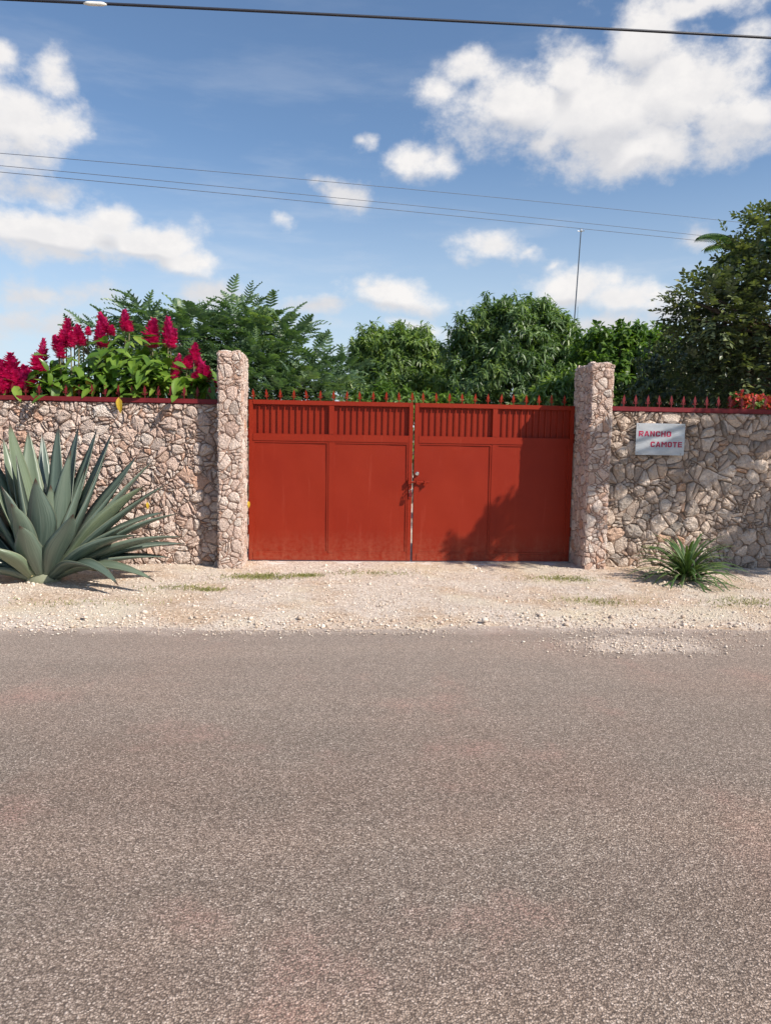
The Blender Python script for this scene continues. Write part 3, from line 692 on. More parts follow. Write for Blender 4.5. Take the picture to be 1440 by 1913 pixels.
# ------------------------------------------------------------------ big agave
def fleshy_leaf(base, ctrl, tip, width, thick=.030, n=13, side_hint=None):
    """thick channelled leaf with a spine; returns mesh with uv (u across, v along)"""
    base, ctrl, tip = map(lambda q: np.asarray(q, float), (base, ctrl, tip)); V = []; F = []; UV = []
    ph = random.uniform(0, 6); twist = random.uniform(-.45, .45)
    for i in range(n):
        s = i/(n-1); p = (1-s)**2*base+2*s*(1-s)*ctrl+s*s*tip; tg = unit(2*(1-s)*(ctrl-base)+2*s*(tip-ctrl))
        side = np.cross(tg, side_hint if side_hint is not None else Z3); side = unit(side)
        up = np.cross(side, tg)
        a = twist*s; side, up = side*math.cos(a)+up*math.sin(a), up*math.cos(a)-side*math.sin(a)
        w = width*(.62+.5*math.sin(min(1, s/.55)*math.pi/2)**1.5-.12)*(1-max(0, (s-.42)/.58)**1.45)
        w = max(w, .0025)*(1+.05*math.sin(s*9+ph)); p = p+side*(.030*math.sin(s*5+ph)*s*(1-s)*3); th = thick*(1-s*.85)*min(1, w/width*1.5)+.0012; cup = w*.26*(1-.4*s)
        ring = []
        for u in (-1, -.55, 0, .55, 1):        # upper side, channelled
            ring.append((u*.5*w, cup*(u*u)))
        ring += [(.42*w*.9, cup*.5-th*.8), (0, -th-.1*cup), (-.42*w*.9, cup*.5-th*.8)]
        for x, y in ring: V.append(p+side*x+up*(y-cup*.5))
        UV += [(0, s), (.22, s), (.5, s), (.78, s), (1, s), (.8, s), (.5, s), (.2, s)]
    K = 8
    for i in range(n-1):
        for k in range(K): F.append((i*K+k, i*K+(k+1) % K, (i+1)*K+(k+1) % K, (i+1)*K+k))
    F.append(tuple(range(K)))
    me = bpy.data.meshes.new('leaf'); me.from_pydata([tuple(v) for v in V], [], F); me.shade_smooth()
    bm = bmesh.new(); bm.from_mesh(me); bmesh.ops.recalc_face_normals(bm, faces=bm.faces); uvl = bm.loops.layers.uv.new('UVMap')
    for f in bm.faces:
        for l in f.loops: l[uvl].uv = UV[l.vert.index]
    bm.to_mesh(me); bm.free(); return me
AC = G(82, 1089)
ag = thing('agave', (AC[0], AC[1], 0), 'large blue green agave rosette on the gravel before the left wall', 'agave')
ag_leaves = [  # tip px, tip py, depth of tip from the heart, arch, width
    (17, 785, .10, .05, .15), (52, 800, .40, .03, .15), (78, 806, .60, .02, .17), (110, 790, .32, .03, .16), (133, 840, -.18, .04, .19), (148, 792, .55, .02, .15),
    (182, 798, .48, .03, .16), (212, 803, .30, .05, .16), (258, 848, .50, .06, .16), (290, 856, .20, .08, .17), (315, 903, .02, .12, .17), (312, 957, -.25, .17, .17),
    (340, 958, .22, .15, .16), (350, 1003, -.02, .16, .16), (352, 1016, .35, .14, .15), (322, 1043, .12, .16, .15), (290, 1086, -.55, .22, .16), (222, 1095, -.70, .34, .16),
    (66, 893, -.40, .10, .19), (2, 908, -.34, .12, .19), (36, 982, -.62, .08, .17), (137, 960, -.55, .07, .16), (-26, 838, .20, .06, .16), (4, 812, .42, .04, .15), (-52, 800, .5, .05, .15),
    (-75, 858, -.05, .10, .17), (-110, 905, .3, .12, .16), (-125, 945, -.2, .16, .17), (-150, 985, .15, .16, .16), (-145, 1030, -.3, .18, .16), (-90, 1075, -.55, .2, .16), (-40, 1020, -.65, .12, .16),
    (160, 872, -.02, .03, .17), (30, 850, -.05, .04, .17), (235, 890, .05, .07, .18), (95, 905, -.25, .03, .17), (198, 850, .18, .05, .17), (275, 905, -.2, .12, .17), (262, 1000, -.4, .18, .16), (20, 940, -.5, .12, .17)]
for (px, py, dy, arch, w) in ag_leaves:
    tip = P(px, py, AC[1]+dy); hv = np.array([tip[0]-AC[0], tip[1]-AC[1], 0]); hl = np.linalg.norm(hv); hu = hv/(hl+1e-6)
    tip[2] = max(tip[2], .03)
    elev = tip[2]/(hl+.01); base = np.array([AC[0], AC[1], 0])+hu*min(.13, .05+hl*.1)+Z3*(.06+.10*min(1, elev*.4))
    L = np.linalg.norm(tip-base); ctrl = base+(tip-base)*.45+Z3*L*arch*1.15+hu*L*.02
    obj('leaf', fleshy_leaf(base, ctrl, tip, w*random.uniform(1.35, 1.95), side_hint=unit(Z3*.9-hu*.9) if elev > .8 else Z3-hu*.3), M['agave'], ag)
for (px, py, dy, w) in [(40, 1082, -.45, .12), (92, 1094, -.40, .11), (68, 1062, -.55, .09), (118, 1085, -.42, .12), (5, 1078, -.4, .11), (150, 1092, -.3, .10), (60, 1096, -.4, .10), (185, 1085, -.3, .09), (20, 1094, -.4, .1)]:
    g = G(px, py); tip = np.array([g[0], g[1], .10]); base = np.array([AC[0], AC[1], .04])+unit(tip-[AC[0], AC[1], .1])*.1
    obj('dry_leaf', fleshy_leaf(base, (base+tip)/2+Z3*.12, tip, w, .012, 9), M['agave_dry'], ag)
obj('heart', MB().lathe((AC[0], AC[1], -.02), [(.16, 0), (.19, .08), (.14, .22), (.07, .42), (.02, .6)], 12).mesh(smooth=True), M['agave'], ag)

# ------------------------------------------------------------------ small spiky plant
def strap_leaf(base, az, L, el, w, droop, n=8):
    V = []; F = []; p = np.array(base, float); h = np.array([math.cos(az), math.sin(az), 0]); s = np.array([-math.sin(az), math.cos(az), 0]); e = el
    for i in range(n+1):
        f = i/n; d = h*math.cos(e)+Z3*math.sin(e); up = np.cross(d, s)*-1; ww = w*(.6+.9*f)*(1-f)**.55*.95+.0012 if f < 1 else .001
        V += [p+s*ww/2+up*ww*.22, p-up*.0, p-s*ww/2+up*ww*.22]
        p = p+d*L/n; e -= droop/n*(.4+1.2*f)
        p[2] = max(p[2], .012)
    for i in range(n): F += [(i*3, i*3+1, i*3+4, i*3+3), (i*3+1, i*3+2, i*3+5, i*3+4)]
    return V, F
sc_ = G(1281, 1088)
sp = thing('spiky_plant', (sc_[0], sc_[1], 0), 'small dark green rosette of narrow arching leaves at the foot of the right wall', 'plant')
for k in range(120):
    f = k/119; az = k*2.39996+random.gauss(0, .2); V, F = strap_leaf((sc_[0]+.05*math.cos(az)*(1-f), sc_[1]+.05*math.sin(az)*(1-f), .03+.10*f), az, random.uniform(.50, .74)*(1-.12*f), R(14+54*f+random.gauss(0, 10)), random.uniform(.034, .050), random.uniform(1.2, 2.2)*(1-.2*f))
    obj('leaf', MB().add(V, F).mesh('leaf', smooth=True), M['spiky'], sp)
obj('crown', MB().lathe((sc_[0], sc_[1], -.01), [(.05, 0), (.07, .04), (.05, .10), (.02, .16)], 9).mesh(smooth=True), M['stem'], sp)

# ------------------------------------------------------------------ flowering shrubs on the left
def big_leaf(L=1.0, W=.42, n=6, droop=.22):
    """ovate leaf along +Y with midrib fold and slight waves"""
    V = []; F = []
    for i in range(n+1):
        f = i/n; w = W*(math.sin(math.pi*min(1, f**.75)))**.85*.5*(1 if f < 1 else 0)+.004; z = -droop*f*f
        for u in (-1, -.5, 0, .5, 1): V.append((u*w, f*L, z+abs(u)*w*.38-.06*w*(u*u)+.02*math.sin(f*17+u*2)*abs(u)))
    for i in range(n):
        for k in range(4): F.append((i*5+k, i*5+k+1, i*5+k+6, i*5+k+5))
    return V, F
LEAFM = []
for dr, w in ((.12, .42), (.28, .38), (.45, .44)):
    V, F = big_leaf(1, w, 6, dr); me = MB().add(V, F).mesh('leaf', smooth=True); me.materials.append(M['shrub']); LEAFM.append(me)
V, F = big_leaf(1, .40, 6, .3); YLEAF = MB().add(V, F).mesh('yellow_leaf', smooth=True); YLEAF.materials.append(M['yellow'])
def bract_spike(seed, slim):
    r = np.random.default_rng(seed); Ps = []; Ds = []; Ns = []; Ls = []
    n = 150
    for k in range(n):
        f = k/n; th = k*2.39996; rad = .17*slim*min(1, (1-f)*1.9)**.7*(.75+.4*math.sin(f*30+seed))+.012; z = f*.93
        d = np.array([math.cos(th), math.sin(th), .55+1.2*f+r.normal()*.15]); Ps.append((rad*.35*math.cos(th), rad*.35*math.sin(th), z)); Ds.append(d); Ls.append((.12+.13*r.random())*(.62+.38*math.sin(math.pi*min(1, .1+f*.8)))*(1-.2*f)*slim**.5)
        Ns.append((-math.cos(th)*.4, -math.sin(th)*.4, 1))
    V, F = leaf_cloud(np.array(Ps), np.array(Ds), np.array(Ns), np.array(Ls), np.array(Ls)*.62, .05, .2)
    me = mesh_np('flower_spike', V, F); me.materials.append(M['bract']); return me
BR = [bract_spike(1, 1.0), bract_spike(2, .8), bract_spike(3, 1.2), bract_spike(4, .95)]
def frame_from(d, up):
    y = unit(d); x = unit(np.cross(y, up)); z = np.cross(x, y); return np.stack([x, y, z], 1)
def shrub(spikes, leafbox, nleaf, Yc, label, group='flowering shrubs above the left wall'):
    bx_ = np.mean([P(s[0], s[2], Yc)[0] for s in spikes])
    t = thing('flowering_shrub', (bx_, Yc, 0), label, 'shrub', group)
    roots = [np.array([bx_+random.uniform(-.25, .25), Yc+random.uniform(-.1, .15), -.02]) for _ in range(4)]
    def stem_to(p, r=.011):
        rt = min(roots, key=lambda q: abs(q[0]-p[0])); mid = rt*.5+p*.5+np.array([(p[0]-rt[0])*.22, .02, .1]); return [rt+(mid-rt)*0, rt*.45+mid*.55, mid, mid*.4+p*.6+Z3*.0, p], [r*2.0, r*1.7, r*1.4, r*1.1, r*.7]
    stems = []
    for (px, py0, py1, *dd) in spikes:
        Y = Yc+(dd[0] if dd else random.uniform(-.12, .30)); top = P(px, py0, Y); bot = P(px, py1, Y); h = top[2]-bot[2]
        tilt = random.gauss(0, .17); c, s = math.cos(tilt), math.sin(tilt); th = random.uniform(0, 6.28); ct, st = math.cos(th), math.sin(th)
        rz = np.array([[ct, -st, 0], [st, ct, 0], [0, 0, 1]]); ty = np.array([[c, 0, s], [0, 1, 0], [-s, 0, c]])
        wd = max(.36, min(.50, h*1.25))*random.uniform(.8, 1.2)*(1.55 if px < 75 else 1.12)
        base = np.array([top[0], Y, bot[2]])
        inst('flower_spike', random.choice(BR), base, ty@rz@np.diag([wd, wd, h*1.04]), t)
        pts, rr = stem_to(base); obj('stem', MB().tube(pts+[base+Z3*h*.6], rr+[.003], 6).mesh(), M['stem'], t); stems.append(base)
    cnt = 0
    extra = MB()
    for k_ in range(nleaf):
        bx0 = random.choice(leafbox); px = random.uniform(bx0[0], bx0[1]); f = random.random()**.8; py = bx0[2]+(bx0[3]-bx0[2])*f
        if random.random() < .8: py = min(py, 722)
        Y = Yc+random.uniform(-.40, .38); p = P(px, py, Y)
        if k_ > 285: Y += .12; p = P(px, py, Y)
        if p[2] < WHL+.10 and WF-.06 < Y < .06: Y = WF-.08; p = P(px, py, Y)
        az = random.gauss(-math.pi/2, 1.35); el = random.gauss(-.2, .42); d = np.array([math.cos(az)*math.cos(el), math.sin(az)*math.cos(el), math.sin(el)])
        L = random.uniform(.15, .27); m = frame_from(d, np.array([random.gauss(0, .25), random.gauss(-.35, .25), 1.0]))*L
        q = random.choice(LEAFM)
        if k_ < 290: inst('leaf', q, p, m, t)
        else: extra.add([m@np.array(v.co)+p for v in q.vertices], [tuple(f.vertices) for f in q.polygons])
    if extra.V: obj('foliage', extra.mesh('foliage', smooth=True), M['shrub'], t, 'stuff')
    # leafy stems that carry the leaves
    for k in range(10):
        bx0 = random.choice(leafbox); p = P(random.uniform(bx0[0], bx0[1]), random.uniform(bx0[2], bx0[3]-30), Yc+random.uniform(-.02, .25)); pts, rr = stem_to(p); obj('stem', MB().tube(pts, rr, 6).mesh(), M['stem'], t)
    return t
def zc(x, a, b, *d): return (x/3, 540+a/3, 540+b/3, *d)
shrub([zc(-60, 420, 560), zc(-20, 400, 560), zc(18, 400, 560), zc(66, 358, 520), zc(45, 455, 570, -.1), zc(108, 425, 560), zc(152, 430, 560), zc(120, 480, 575, -.15), zc(10, 480, 580, -.15), zc(228, 278, 455), zc(205, 360, 470, -.1), zc(245, 400, 470, -.12), zc(82, 400, 530, -.12), zc(170, 455, 560, -.2), zc(-5, 440, 550, -.2), zc(60, 480, 580, -.25), zc(95, 450, 560, -.3), zc(135, 460, 570, -.3), zc(30, 450, 560, -.3), zc(190, 440, 530, -.2), zc(5, 500, 590, -.35)],
      [(-60, 60, 712, 738), (-40, 90, 690, 732), (20, 100, 705, 738)], 110, .16, 'red plumed shrub at the far left edge above the wall, few leaves')
sh2 = shrub([zc(325, 258, 350), zc(368, 166, 310), zc(415, 198, 315), zc(465, 240, 320), zc(350, 230, 330, -.1), zc(492, 210, 260), zc(560, 186, 325), zc(585, 235, 330, -.05), zc(600, 128, 255), zc(705, 118, 238), zc(725, 180, 240), zc(395, 235, 330, -.15), zc(440, 215, 310, .1), zc(335, 300, 390, -.2), zc(545, 215, 300, .1), zc(620, 200, 260)],
      [(95, 200, 668, 735), (80, 190, 680, 738), (85, 270, 662, 738), (130, 280, 655, 720), (80, 150, 690, 738), (185, 275, 622, 700), (180, 300, 630, 690), (80, 200, 680, 736), (190, 290, 680, 738), (100, 300, 700, 736), (210, 245, 735, 748)], 560, .18, 'tallest red plumed shrub above the left wall, with large bright green leaves')
sh3 = shrub([zc(840, 166, 325), zc(852, 250, 330, -.05), zc(940, 160, 332), zc(967, 362, 508, -.15), zc(1084, 300, 405), zc(1058, 375, 440), zc(1145, 372, 520), zc(1120, 420, 530, -.1), zc(1168, 498, 575), zc(1196, 515, 580), zc(1000, 400, 480), zc(1045, 390, 450, -.1), zc(1150, 430, 530, -.15), zc(955, 220, 330, -.1), zc(1105, 470, 550, -.1)],
      [(255, 335, 662, 740), (240, 320, 670, 745), (300, 392, 685, 736), (250, 395, 700, 738), (240, 310, 655, 710), (330, 395, 705, 735)], 400, .20, 'red plumed shrub above the left wall, next to the sunlit pillar')
for (px, py, L, t) in [(222, 742, .18, sh2), (165, 705, .17, sh2), (136, 715, .16, sh2)]:
    inst('yellow_leaf', YLEAF, P(px, py, WF-.06 if py > 735 else -.12), frame_from((.1, -.25, -1), (0, -1, .2))*L, t)
for (p, lab) in [(P(275, 938, WF-.055), 'small yellow fallen leaf caught on the left wall beside the agave'), (P(464, 936, -.40), 'small yellow leaf sticking out of the left pillar by the gate')]:
    me = YLEAF.copy(); V = np.empty(len(me.vertices)*3, np.float32); me.vertices.foreach_get('co', V); V = V.reshape(-1, 3)@(frame_from((.15, -.1, -1), (.4, -1, .2))*.085).T+p
    me.vertices.foreach_set('co', V.astype(np.float32).ravel()); tag(obj('fallen_leaf', me, M['yellow']), lab, 'leaf')

# ------------------------------------------------------------------ trees
def lobes_px(L, Y):
    """lobes given as px, py, half width px, half height px, depth offset -> centre, radii"""
    out = []
    for px, py, hw, hh, dy in L:
        y = Y+dy; k = ppm(y); c = P(px, py, y); out.append((c, np.array([hw/k, (hw+hh)/2/k*.95, hh/k])))
    return out
def shell_points(lobes, N, inner=.35):
    vol = np.array([np.prod(r)**(2/3) for c, r in lobes]); pick = rng.choice(len(lobes), N, p=vol/vol.sum())
    C = np.array([c for c, r in lobes])[pick]; Rr = np.array([r for c, r in lobes])[pick]; d = rand_dirs(N)
    rad = np.where(rng.random(N) < inner, rng.uniform(.35, .9, N), rng.normal(.95, .12, N))
    bumpy = 1+.17*np.sin(d[:, 0]*7+C[:, 0]*3)*np.sin(d[:, 2]*6+C[:, 2]*2)+.10*np.sin(d[:, 1]*13+d[:, 2]*11)
    p = C+d*Rr*(rad*bumpy)[:, None]; keep = np.ones(N, bool)
    for i, (c, r) in enumerate(lobes):
        q = (((p-c)/r)**2).sum(1); keep &= ~((q < .30) & (pick != i))
    keep &= p[:, 2] > .25
    return p[keep], unit(d/Rr)[keep]
def trunk(t, base, lobes, r0, mat=None):
    mat = mat or M['bark']; cen = np.mean([c for c, _ in lobes], 0); fork = base*.5+np.array([cen[0]*.35+base[0]*.65, cen[1]*.35+base[1]*.65, cen[2]*.9])*.5
    b = MB(); b.tube([base-Z3*.1, base+Z3*.15, base*.5+fork*.5+np.array([.06, .03, 0]), fork], [r0*1.35, r0, r0*.85, r0*.7], 10)
    for c, r in lobes:
        mid = fork*.45+c*.55+np.array([random.uniform(-.15, .15), 0, .15]); b.tube([fork-Z3*.05, fork*.7+mid*.3, mid, c], [r0*.55, r0*.45, r0*.3, r0*.1], 7)
        for _ in range(4):
            e = c+rand_dirs(1)[0]*r*.8; b.tube([mid, (mid+e)/2+Z3*.05, e], [r0*.22, r0*.15, r0*.05], 5)
    obj('trunk', b.mesh(smooth=True), mat, t)
def rosette_tree(name, lobes, base, n, nl, L, W, mat, label, cat, group, droop=(.15, .55), r0=.12, inner=.3, flower=None):
    t = thing(name, (base[0], base[1], 0), label, cat, group)
    p, nr = shell_points(lobes, n, inner); K = len(p)
    ax = unit(nr*.8+np.array([0, 0, .35])+rng.normal(size=(K, 3))*.35)
    P0 = np.repeat(p, nl, 0); A = np.repeat(ax, nl, 0); d = unit(A*rng.uniform(-.1, .9, (K*nl, 1))+rand_dirs(K*nl)*.95-np.array([0, 0, 1])*rng.uniform(*droop, (K*nl, 1)))
    LL = L*rng.uniform(.6, 1.2, K*nl); nn = unit(A+np.array([0, 0, .8])+rng.normal(size=(K*nl, 3))*.3)
    P0 = P0+rng.normal(size=P0.shape)*L*.12
    V, F = leaf_cloud(P0, d, nn, LL, LL*W, .22, .14); obj('crown', mesh_np('crown', V, F), mat, t)
    if base is not None: trunk(t, np.array(base, float), lobes, r0)
    if flower:
        p, nr = shell_points(flower[0], flower[1], .2); d = unit(nr+rand_dirs(len(p))*.7); V, F = leaf_cloud(p, d, rand_dirs(len(p)), np.full(len(p), flower[2]), np.full(len(p), flower[2]*.7)); obj('blossom', mesh_np('blossom', V, F), flower[3], t)
    return t
def gxy(px, Y): p = P(px, 830, Y); return (p[0], Y, 0)
TG = 'trees behind the gate'
# mango trees
rosette_tree('mango_tree', lobes_px([(955, 650, 105, 80, 0), (940, 605, 62, 44, -.2), (1010, 610, 48, 50, .1), (885, 665, 52, 62, .2), (1035, 680, 42, 75, 0), (960, 715, 110, 62, -.6), (870, 720, 48, 45, -.4), (985, 585, 40, 26, 0)], 10), gxy(955, 10), 2000, 17, .235, .22, M['mango'],
             'tall rounded mango tree with drooping glossy leaves behind the right gate leaf', 'tree', TG, (.3, .85), r0=.14)
rosette_tree('mango_tree', lobes_px([(745, 680, 80, 60, 0), (762, 645, 52, 34, -.1), (695, 665, 42, 50, .2), (800, 690, 32, 55, -.2), (740, 725, 92, 50, -.5), (705, 640, 24, 24, .1)], 13), gxy(745, 13), 1700, 17, .25, .22, M['mango_b'],
             'lower rounded mango tree with lighter leaves, behind the middle of the gate', 'tree', TG, (.3, .85), r0=.13)
rosette_tree('leafy_bush', lobes_px([(735, 755, 62, 34, 0), (690, 765, 40, 30, 0), (790, 765, 40, 28, .2), (850, 760, 40, 24, .4)], 5), gxy(740, 5), 420, 10, .16, .30, M['broad'],
             'low bright green bush showing just over the middle of the gate', 'bush', 'bushes behind the gate', r0=.04)
rosette_tree('leafy_bush', lobes_px([(1035, 748, 42, 40, 0), (1010, 765, 40, 30, .1), (1065, 725, 20, 36, .2)], 4), gxy(1035, 4), 420, 10, .18, .26, M['mango_b'],
             'yellowish green bush over the right end of the gate', 'bush', 'bushes behind the gate', r0=.04)
rosette_tree('understory_bush', lobes_px([(775, 838, 55, 32, 0), (700, 835, 50, 40, .3), (850, 838, 55, 36, .2), (640, 830, 50, 40, .2), (920, 832, 60, 40, .2)], 8.6), gxy(770, 8.6), 600, 9, .20, .3, M['mango'],
             'low dark undergrowth glimpsed through the slit between the gate leaves', 'bush', 'bushes behind the gate', r0=.03)
rosette_tree('broadleaf_tree', lobes_px([(1150, 655, 62, 46, 0), (1200, 650, 46, 42, .2), (1110, 665, 36, 42, .3), (1175, 715, 85, 60, -.2), (1120, 722, 50, 52, -.4), (1235, 640, 34, 32, .6), (1085, 690, 26, 40, .8)], 6.5), gxy(1160, 6.5), 1100, 10, .20, .42, M['broad'],
             'bushy bright green tree right behind the stone pillar beside the sign', 'tree', TG, r0=.09)
rosette_tree('broadleaf_tree', lobes_px([(1270, 680, 70, 60, 0), (1330, 690, 70, 70, .3), (1250, 735, 90, 50, -.2), (1350, 740, 90, 55, 0), (1420, 720, 70, 70, .3)], 4.0), gxy(1300, 4.0), 1300, 9, .15, .40, M['dark'],
             'dark leafy tree behind the spiked rail above the sign', 'tree', TG, r0=.09)
rosette_tree('distant_tree', lobes_px([(1078, 668, 40, 30, 0), (1110, 650, 40, 26, 1), (1040, 690, 40, 30, 1)], 24), gxy(1078, 24), 500, 8, .26, .4, M['mango'],
             'distant green tree at the foot of the thin mast', 'tree', TG, r0=.1)

# dark tree at the right: crown overhangs the wall towards the road and throws the dappled shade
def pinnate_cloud(p, ax, n=9, L=.26, ll=.085):
    K = len(p); ax = unit(ax); side = unit(np.cross(ax, np.array([.1, .2, 1.0]))); up = np.cross(side, ax); VV = []; FF = []; o = 0
    for j in range(n):
        f = (j//2+1)/(n//2+1); s = (1 if j % 2 else -1) if j < n-1 else 0
        q = p+ax*(L*f)[:, None] if hasattr(L, '__len__') else p+ax*L*f
        q = q-np.array([0, 0, 1])*L*.25*f*f; d = unit(side*s*1.0+ax*(.6 if s else 1.0)+rng.normal(size=(K, 3))*.25); lw = ll*rng.uniform(.7, 1.2, K)
        V, F = leaf_cloud(q, d, up+rng.normal(size=(K, 3))*.25, lw, lw*.5, .12); VV.append(V); FF.append(F+o); o += len(V)
    return np.concatenate(VV), np.concatenate(FF)
dt = thing('dark_tree', (8.6, 1.3, 0), 'tall dark small leaved tree at the right edge, overhanging the wall', 'tree', TG)
dl = lobes_px([(1400, 600, 95, 95, 0), (1330, 590, 62, 70, -.2), (1440, 480, 60, 85, .3), (1412, 528, 52, 45, 0), (1330, 650, 70, 60, .2), (1290, 560, 36, 40, 0), (1480, 560, 120, 150, 0), (1540, 430, 90, 80, .2), (1400, 700, 110, 70, 0)], 1.4)
dl += [(np.array([8.6, .4, 3.4]), np.array([1.3, 1.2, 1.0])), (np.array([9.3, 1.6, 4.3]), np.array([1.6, 1.6, 1.2]))]
over = []           # boughs reaching out over the wall towards the road: (where their shade falls, distance, radius, sprigs)
for (pt_, dist, r, n) in [((.80, 0, .10), 5.5, .26, 34), ((1.0, 0, .32), 5.5, .26, 30), ((1.22, 0, .58), 5.5, .24, 28), ((1.35, 0, .25), 5.5, .30, 26), ((2.65, -.3, .85), 5.0, .30, 13), ((3.05, -.3, .95), 5.0, .25, 10), ((3.3, -.3, 1.6), 5.0, .25, 5), ((3.85, -.3, 1.55), 4.8, .34, 40), ((4.35, -.3, 1.5), 4.5, .38, 52), ((3.85, -.3, .25), 4.2, .30, 40), ((4.25, -.3, .3), 4.0, .34, 56), ((4.5, -.3, .8), 4.2, .36, 44), ((3.95, -.45, 0), 4.2, .22, 34), ((4.35, -.48, 0), 4.2, .26, 48), ((4.9, -.5, .2), 4.2, .45, 60)]:
    over.append((np.array(pt_)+dist*SUN, np.array([r, r, r*.85]), n))
dl2 = [(c, r) for c, r, n in over]
p_, n_ = shell_points(dl, 5200, .38); 
for c, r, n in over:
    q_ = c+rand_dirs(n)*r*rng.uniform(.2, .95, (n, 1)); p_ = np.concatenate([p_, q_]); n_ = np.concatenate([n_, unit(q_-c)])
V, F = pinnate_cloud(p_, n_+rand_dirs(len(p_))*.7+np.array([0, 0, .1]), 9, .26, .10)
obj('crown', mesh_np('crown', V, F), M['dark'], dt); trunk(dt, np.array([8.6, 1.3, 0]), dl+dl2, .15)

# feathery trees on the left: long twice-divided fronds
def frond(n=12, L=1.0, arch=.42):
    V = []; F = []; pts = []
    for i in range(n+1):
        f = i/n; pts.append(np.array([0, L*f, L*(arch*f*.6-arch*1.35*f*f)]))
    for i in range(n):                        # midrib
        a, b = pts[i], pts[i+1]; w = .006*(1-i/n)+.002; o = len(V); V += [a+(w, 0, 0), a-(w, 0, 0), b-(w, 0, 0), b+(w, 0, 0)]; F.append((o, o+1, o+2, o+3))
    for i in range(2, n+1):
        f = i/n; p = pts[i]; ln = .30*math.sin(math.pi*min(1, .18+f*.80))**.7+.03
        for s in (-1, 1):
            dz = -.18-.2*f; d = unit(np.array([s*1.0, .42+.3*f, dz])); w = .082
            t1 = p+d*ln*.5+np.array([0, 0, .02]); t2 = p+d*ln+np.array([0, 0, -.02]); o = len(V)
            V += [p+(0, w*.5, 0), p-(0, w*.5, 0), t1-(0, w*.62, 0), t1+(0, w*.62, 0), t2]; F += [(o, o+1, o+2, o+3), (o+3, o+2, o+4)]
    return V, F
FR = []
for a_ in (.30, .55, .80):
    V, F = frond(8, 1.0, a_); me = MB().add(V, F).mesh('frond'); me.materials.append(M['fern']); FR.append((me, np.array(V), F))
def feathery(lobes, base, n, nobj, Lf, label):
    t = thing('feathery_tree', (base[0], base[1], 0), label, 'tree', TG)
    p, nr = shell_points(lobes, n, .33); K = len(p); d = unit(nr*1.0+rand_dirs(K)*.55+np.array([0, 0, .10])); d[:, 2] = np.clip(d[:, 2], -.45, .75); d = unit(d)
    sc2 = Lf*rng.uniform(.65, 1.25, K); order = np.argsort(-(sc2-np.array([q[1] for q in p])*.12+.35*(p[:, 2] > np.percentile(p[:, 2], 70)))); rest = MB()
    for r, k in enumerate(order):
        m = frame_from(d[k], np.array([0, -.1, 1.0])+rng.normal(size=3)*.15)*sc2[k]; me, V, F = FR[rng.integers(3)]
        if r < nobj: inst('frond', me, p[k], m, t)
        else: rest.add(V@m.T+p[k], F)
    if rest.V: obj('crown', rest.mesh('crown'), M['fern'], t, 'stuff')
    trunk(t, np.array(base, float), lobes, .10)
feathery(lobes_px([(300, 668, 80, 52, 0), (265, 608, 46, 30, .3), (195, 632, 34, 20, .4), (350, 640, 56, 46, 0), (140, 632, 14, 10, .5), (310, 715, 90, 50, 0)], 5.5), gxy(300, 5.5), 1050, 150, .44,
         'feathery leaved tree behind the red plumed shrubs')
feathery(lobes_px([(465, 655, 66, 58, 0), (447, 592, 30, 30, .1), (530, 665, 52, 52, 0), (580, 710, 48, 46, -.3), (475, 715, 80, 56, -.4), (512, 612, 24, 24, .2), (635, 722, 32, 40, -.4), (555, 742, 80, 34, -.7), (395, 625, 40, 34, .2)], 6.0), gxy(500, 6.0), 1650, 160, .44,
         'feathery leaved tree behind the sunlit pillar and the left gate leaf')

# red flowering bush at the right edge and a palm frond above it
RB = lobes_px([(1412, 758, 40, 18, 0), (1445, 764, 44, 22, 0), (1388, 764, 22, 18, 0), (1380, 748, 12, 14, 0)], .45)
rosette_tree('red_flower_bush', RB, gxy(1410, .45), 160, 7, .10, .4, M['broad'],
             'bush of red and orange blossom over the wall at the right edge', 'bush', None, r0=.02, flower=(RB, 900, .07, M['redflower']))
pt = thing('palm', (P(1422, 830, 2.1)[0], 2.1, 0), 'palm with arching fronds poking out high at the right edge', 'palm', None)
pc = P(1402, 482, 2.1)
obj('trunk', MB().tube([(pc[0]+.05, 2.1, -.05), (pc[0]+.1, 2.1, 2), (pc[0], 2.1, pc[2]-.1)], [.13, .10, .08], 9).mesh(smooth=True), M['bark'], pt)
def palm_frond(p, az, el, L, n=26):
    V = []; F = []; e = el; q = np.array(p, float); h = np.array([math.cos(az), math.sin(az), 0]); s = np.array([-math.sin(az), math.cos(az), 0])
    for i in range(n):
        f = i/n; d = h*math.cos(e)+Z3*math.sin(e); q2 = q+d*L/n; w = .012*(1-f)+.003; o = len(V)
        V += [q+s*w, q-s*w, q2-s*w, q2+s*w]; F.append((o, o+1, o+2, o+3)); ln = .34*math.sin(math.pi*min(1, .15+f*.8))**.6*L
        for sg in (-1, 1):
            if i < 3: continue
            t2 = q+s*sg*ln*.75+d*ln*.55-Z3*ln*.35; wd = d*.022; o = len(V); V += [q-wd, q+wd, (q+t2)/2+wd*.9+Z3*.02, t2, (q+t2)/2-wd*.9+Z3*.02]; F.append((o, o+1, o+2, o+3, o+4))
        q = q2; e -= 1.5/n*(.5+f)
    return MB().add(V, F).mesh('frond')
for az, el, L in ((3.05, .95, .95), (3.35, .2, .85), (2.4, .9, .8), (.4, .7, .9), (1.4, .8, .9), (-.6, .5, .9), (4.4, .6, .8)): obj('frond', palm_frond(pc, az, el, L), M['fern'], pt)

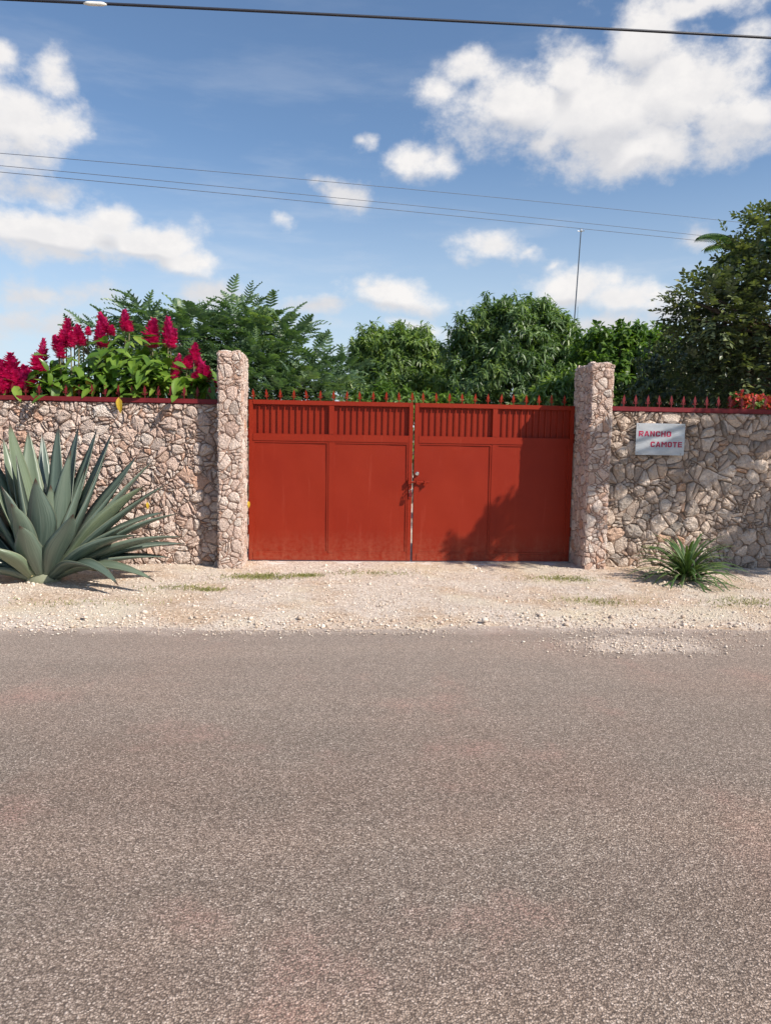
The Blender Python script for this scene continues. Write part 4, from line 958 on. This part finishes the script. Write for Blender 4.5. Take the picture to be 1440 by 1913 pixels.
# ------------------------------------------------------------------ mast and wires
mt = P(1085, 432, 26); mb = P(1069, 650, 26); dirm = (mb-mt)/(mb[2]-mt[2]); foot = mt+dirm*(0-mt[2])
ms_ = thing('antenna_mast', tuple(foot), 'thin dark antenna mast rising behind the trees, right of the gate', 'mast')
obj('pole', MB().tube([foot, (foot+mt)/2, mt], [.04, .034, .026], 8).mesh(), M['mast'], ms_)
an = MB()
for k, (dx, dz) in enumerate(((-.16, .02), (.16, .04), (0, .12))): an.tube([mt, mt+np.array([dx, 0, dz])], .022, 5)
an.lathe(mt+np.array([0, 0, -.02]), [(.03, 0), (.055, .05), (.055, .11), (.02, .14)], 8)
obj('antenna_head', an.mesh(), M['steel'], ms_)
obj('guy_wire', MB().tube([mt-Z3*3.4, np.array([foot[0]+.55, foot[1], 0])], .009, 4).mesh(), M['wire'], ms_)
def wire(name, pts, Ys, r, mat, label, sag=.0):
    A = [P(px, py, Y) for (px, py), Y in zip(pts, Ys)]; A = np.array(A)
    x = A[:, 0]; cy = np.polyfit(x, A[:, 1], 1); cz = np.polyfit(x, A[:, 2], 2)
    xx = np.linspace(x.min()-9, x.max()+9, 60)
    pts3 = [(q, np.polyval(cy, q), np.polyval(cz, q)) for q in xx]
    return tag(obj(name, MB().tube(pts3, r, 6).mesh(smooth=True), mat), label, 'cable', 'overhead lines'), cy, cz
o, cy, cz = wire('power_cable', [(60, 0), (720, 31), (1440, 70)], (-2.2, -1.9, -1.5), .0125, M['cable'], 'thick dark overhead cable crossing the top of the sky')
a = P(160, 5, -2.1)[0]; b_ = P(202, 8, -2.1)[0]
tag(obj('cable_sleeve', MB().tube([(q, np.polyval(cy, q), np.polyval(cz, q)-.004) for q in np.linspace(a, b_, 6)], [.010, .0185, .0185, .0185, .0185, .010], 10).mesh(smooth=True), M['sleeve']), 'white plastic sleeve on the thick cable at the top left', 'sleeve')
wire('overhead_wire', [(0, 283), (720, 352), (1440, 420)], (8, 11, 15), .0062, M['wire'], 'uppermost of the three thin overhead wires')
wire('overhead_wire', [(0, 308), (720, 379), (1300, 438)], (8, 11, 14.4), .0062, M['wire'], 'middle of the three thin overhead wires')
wire('overhead_wire', [(0, 320), (720, 391), (1300, 448)], (8, 11, 14.4), .0068, M['wire'], 'lowest of the three thin overhead wires')
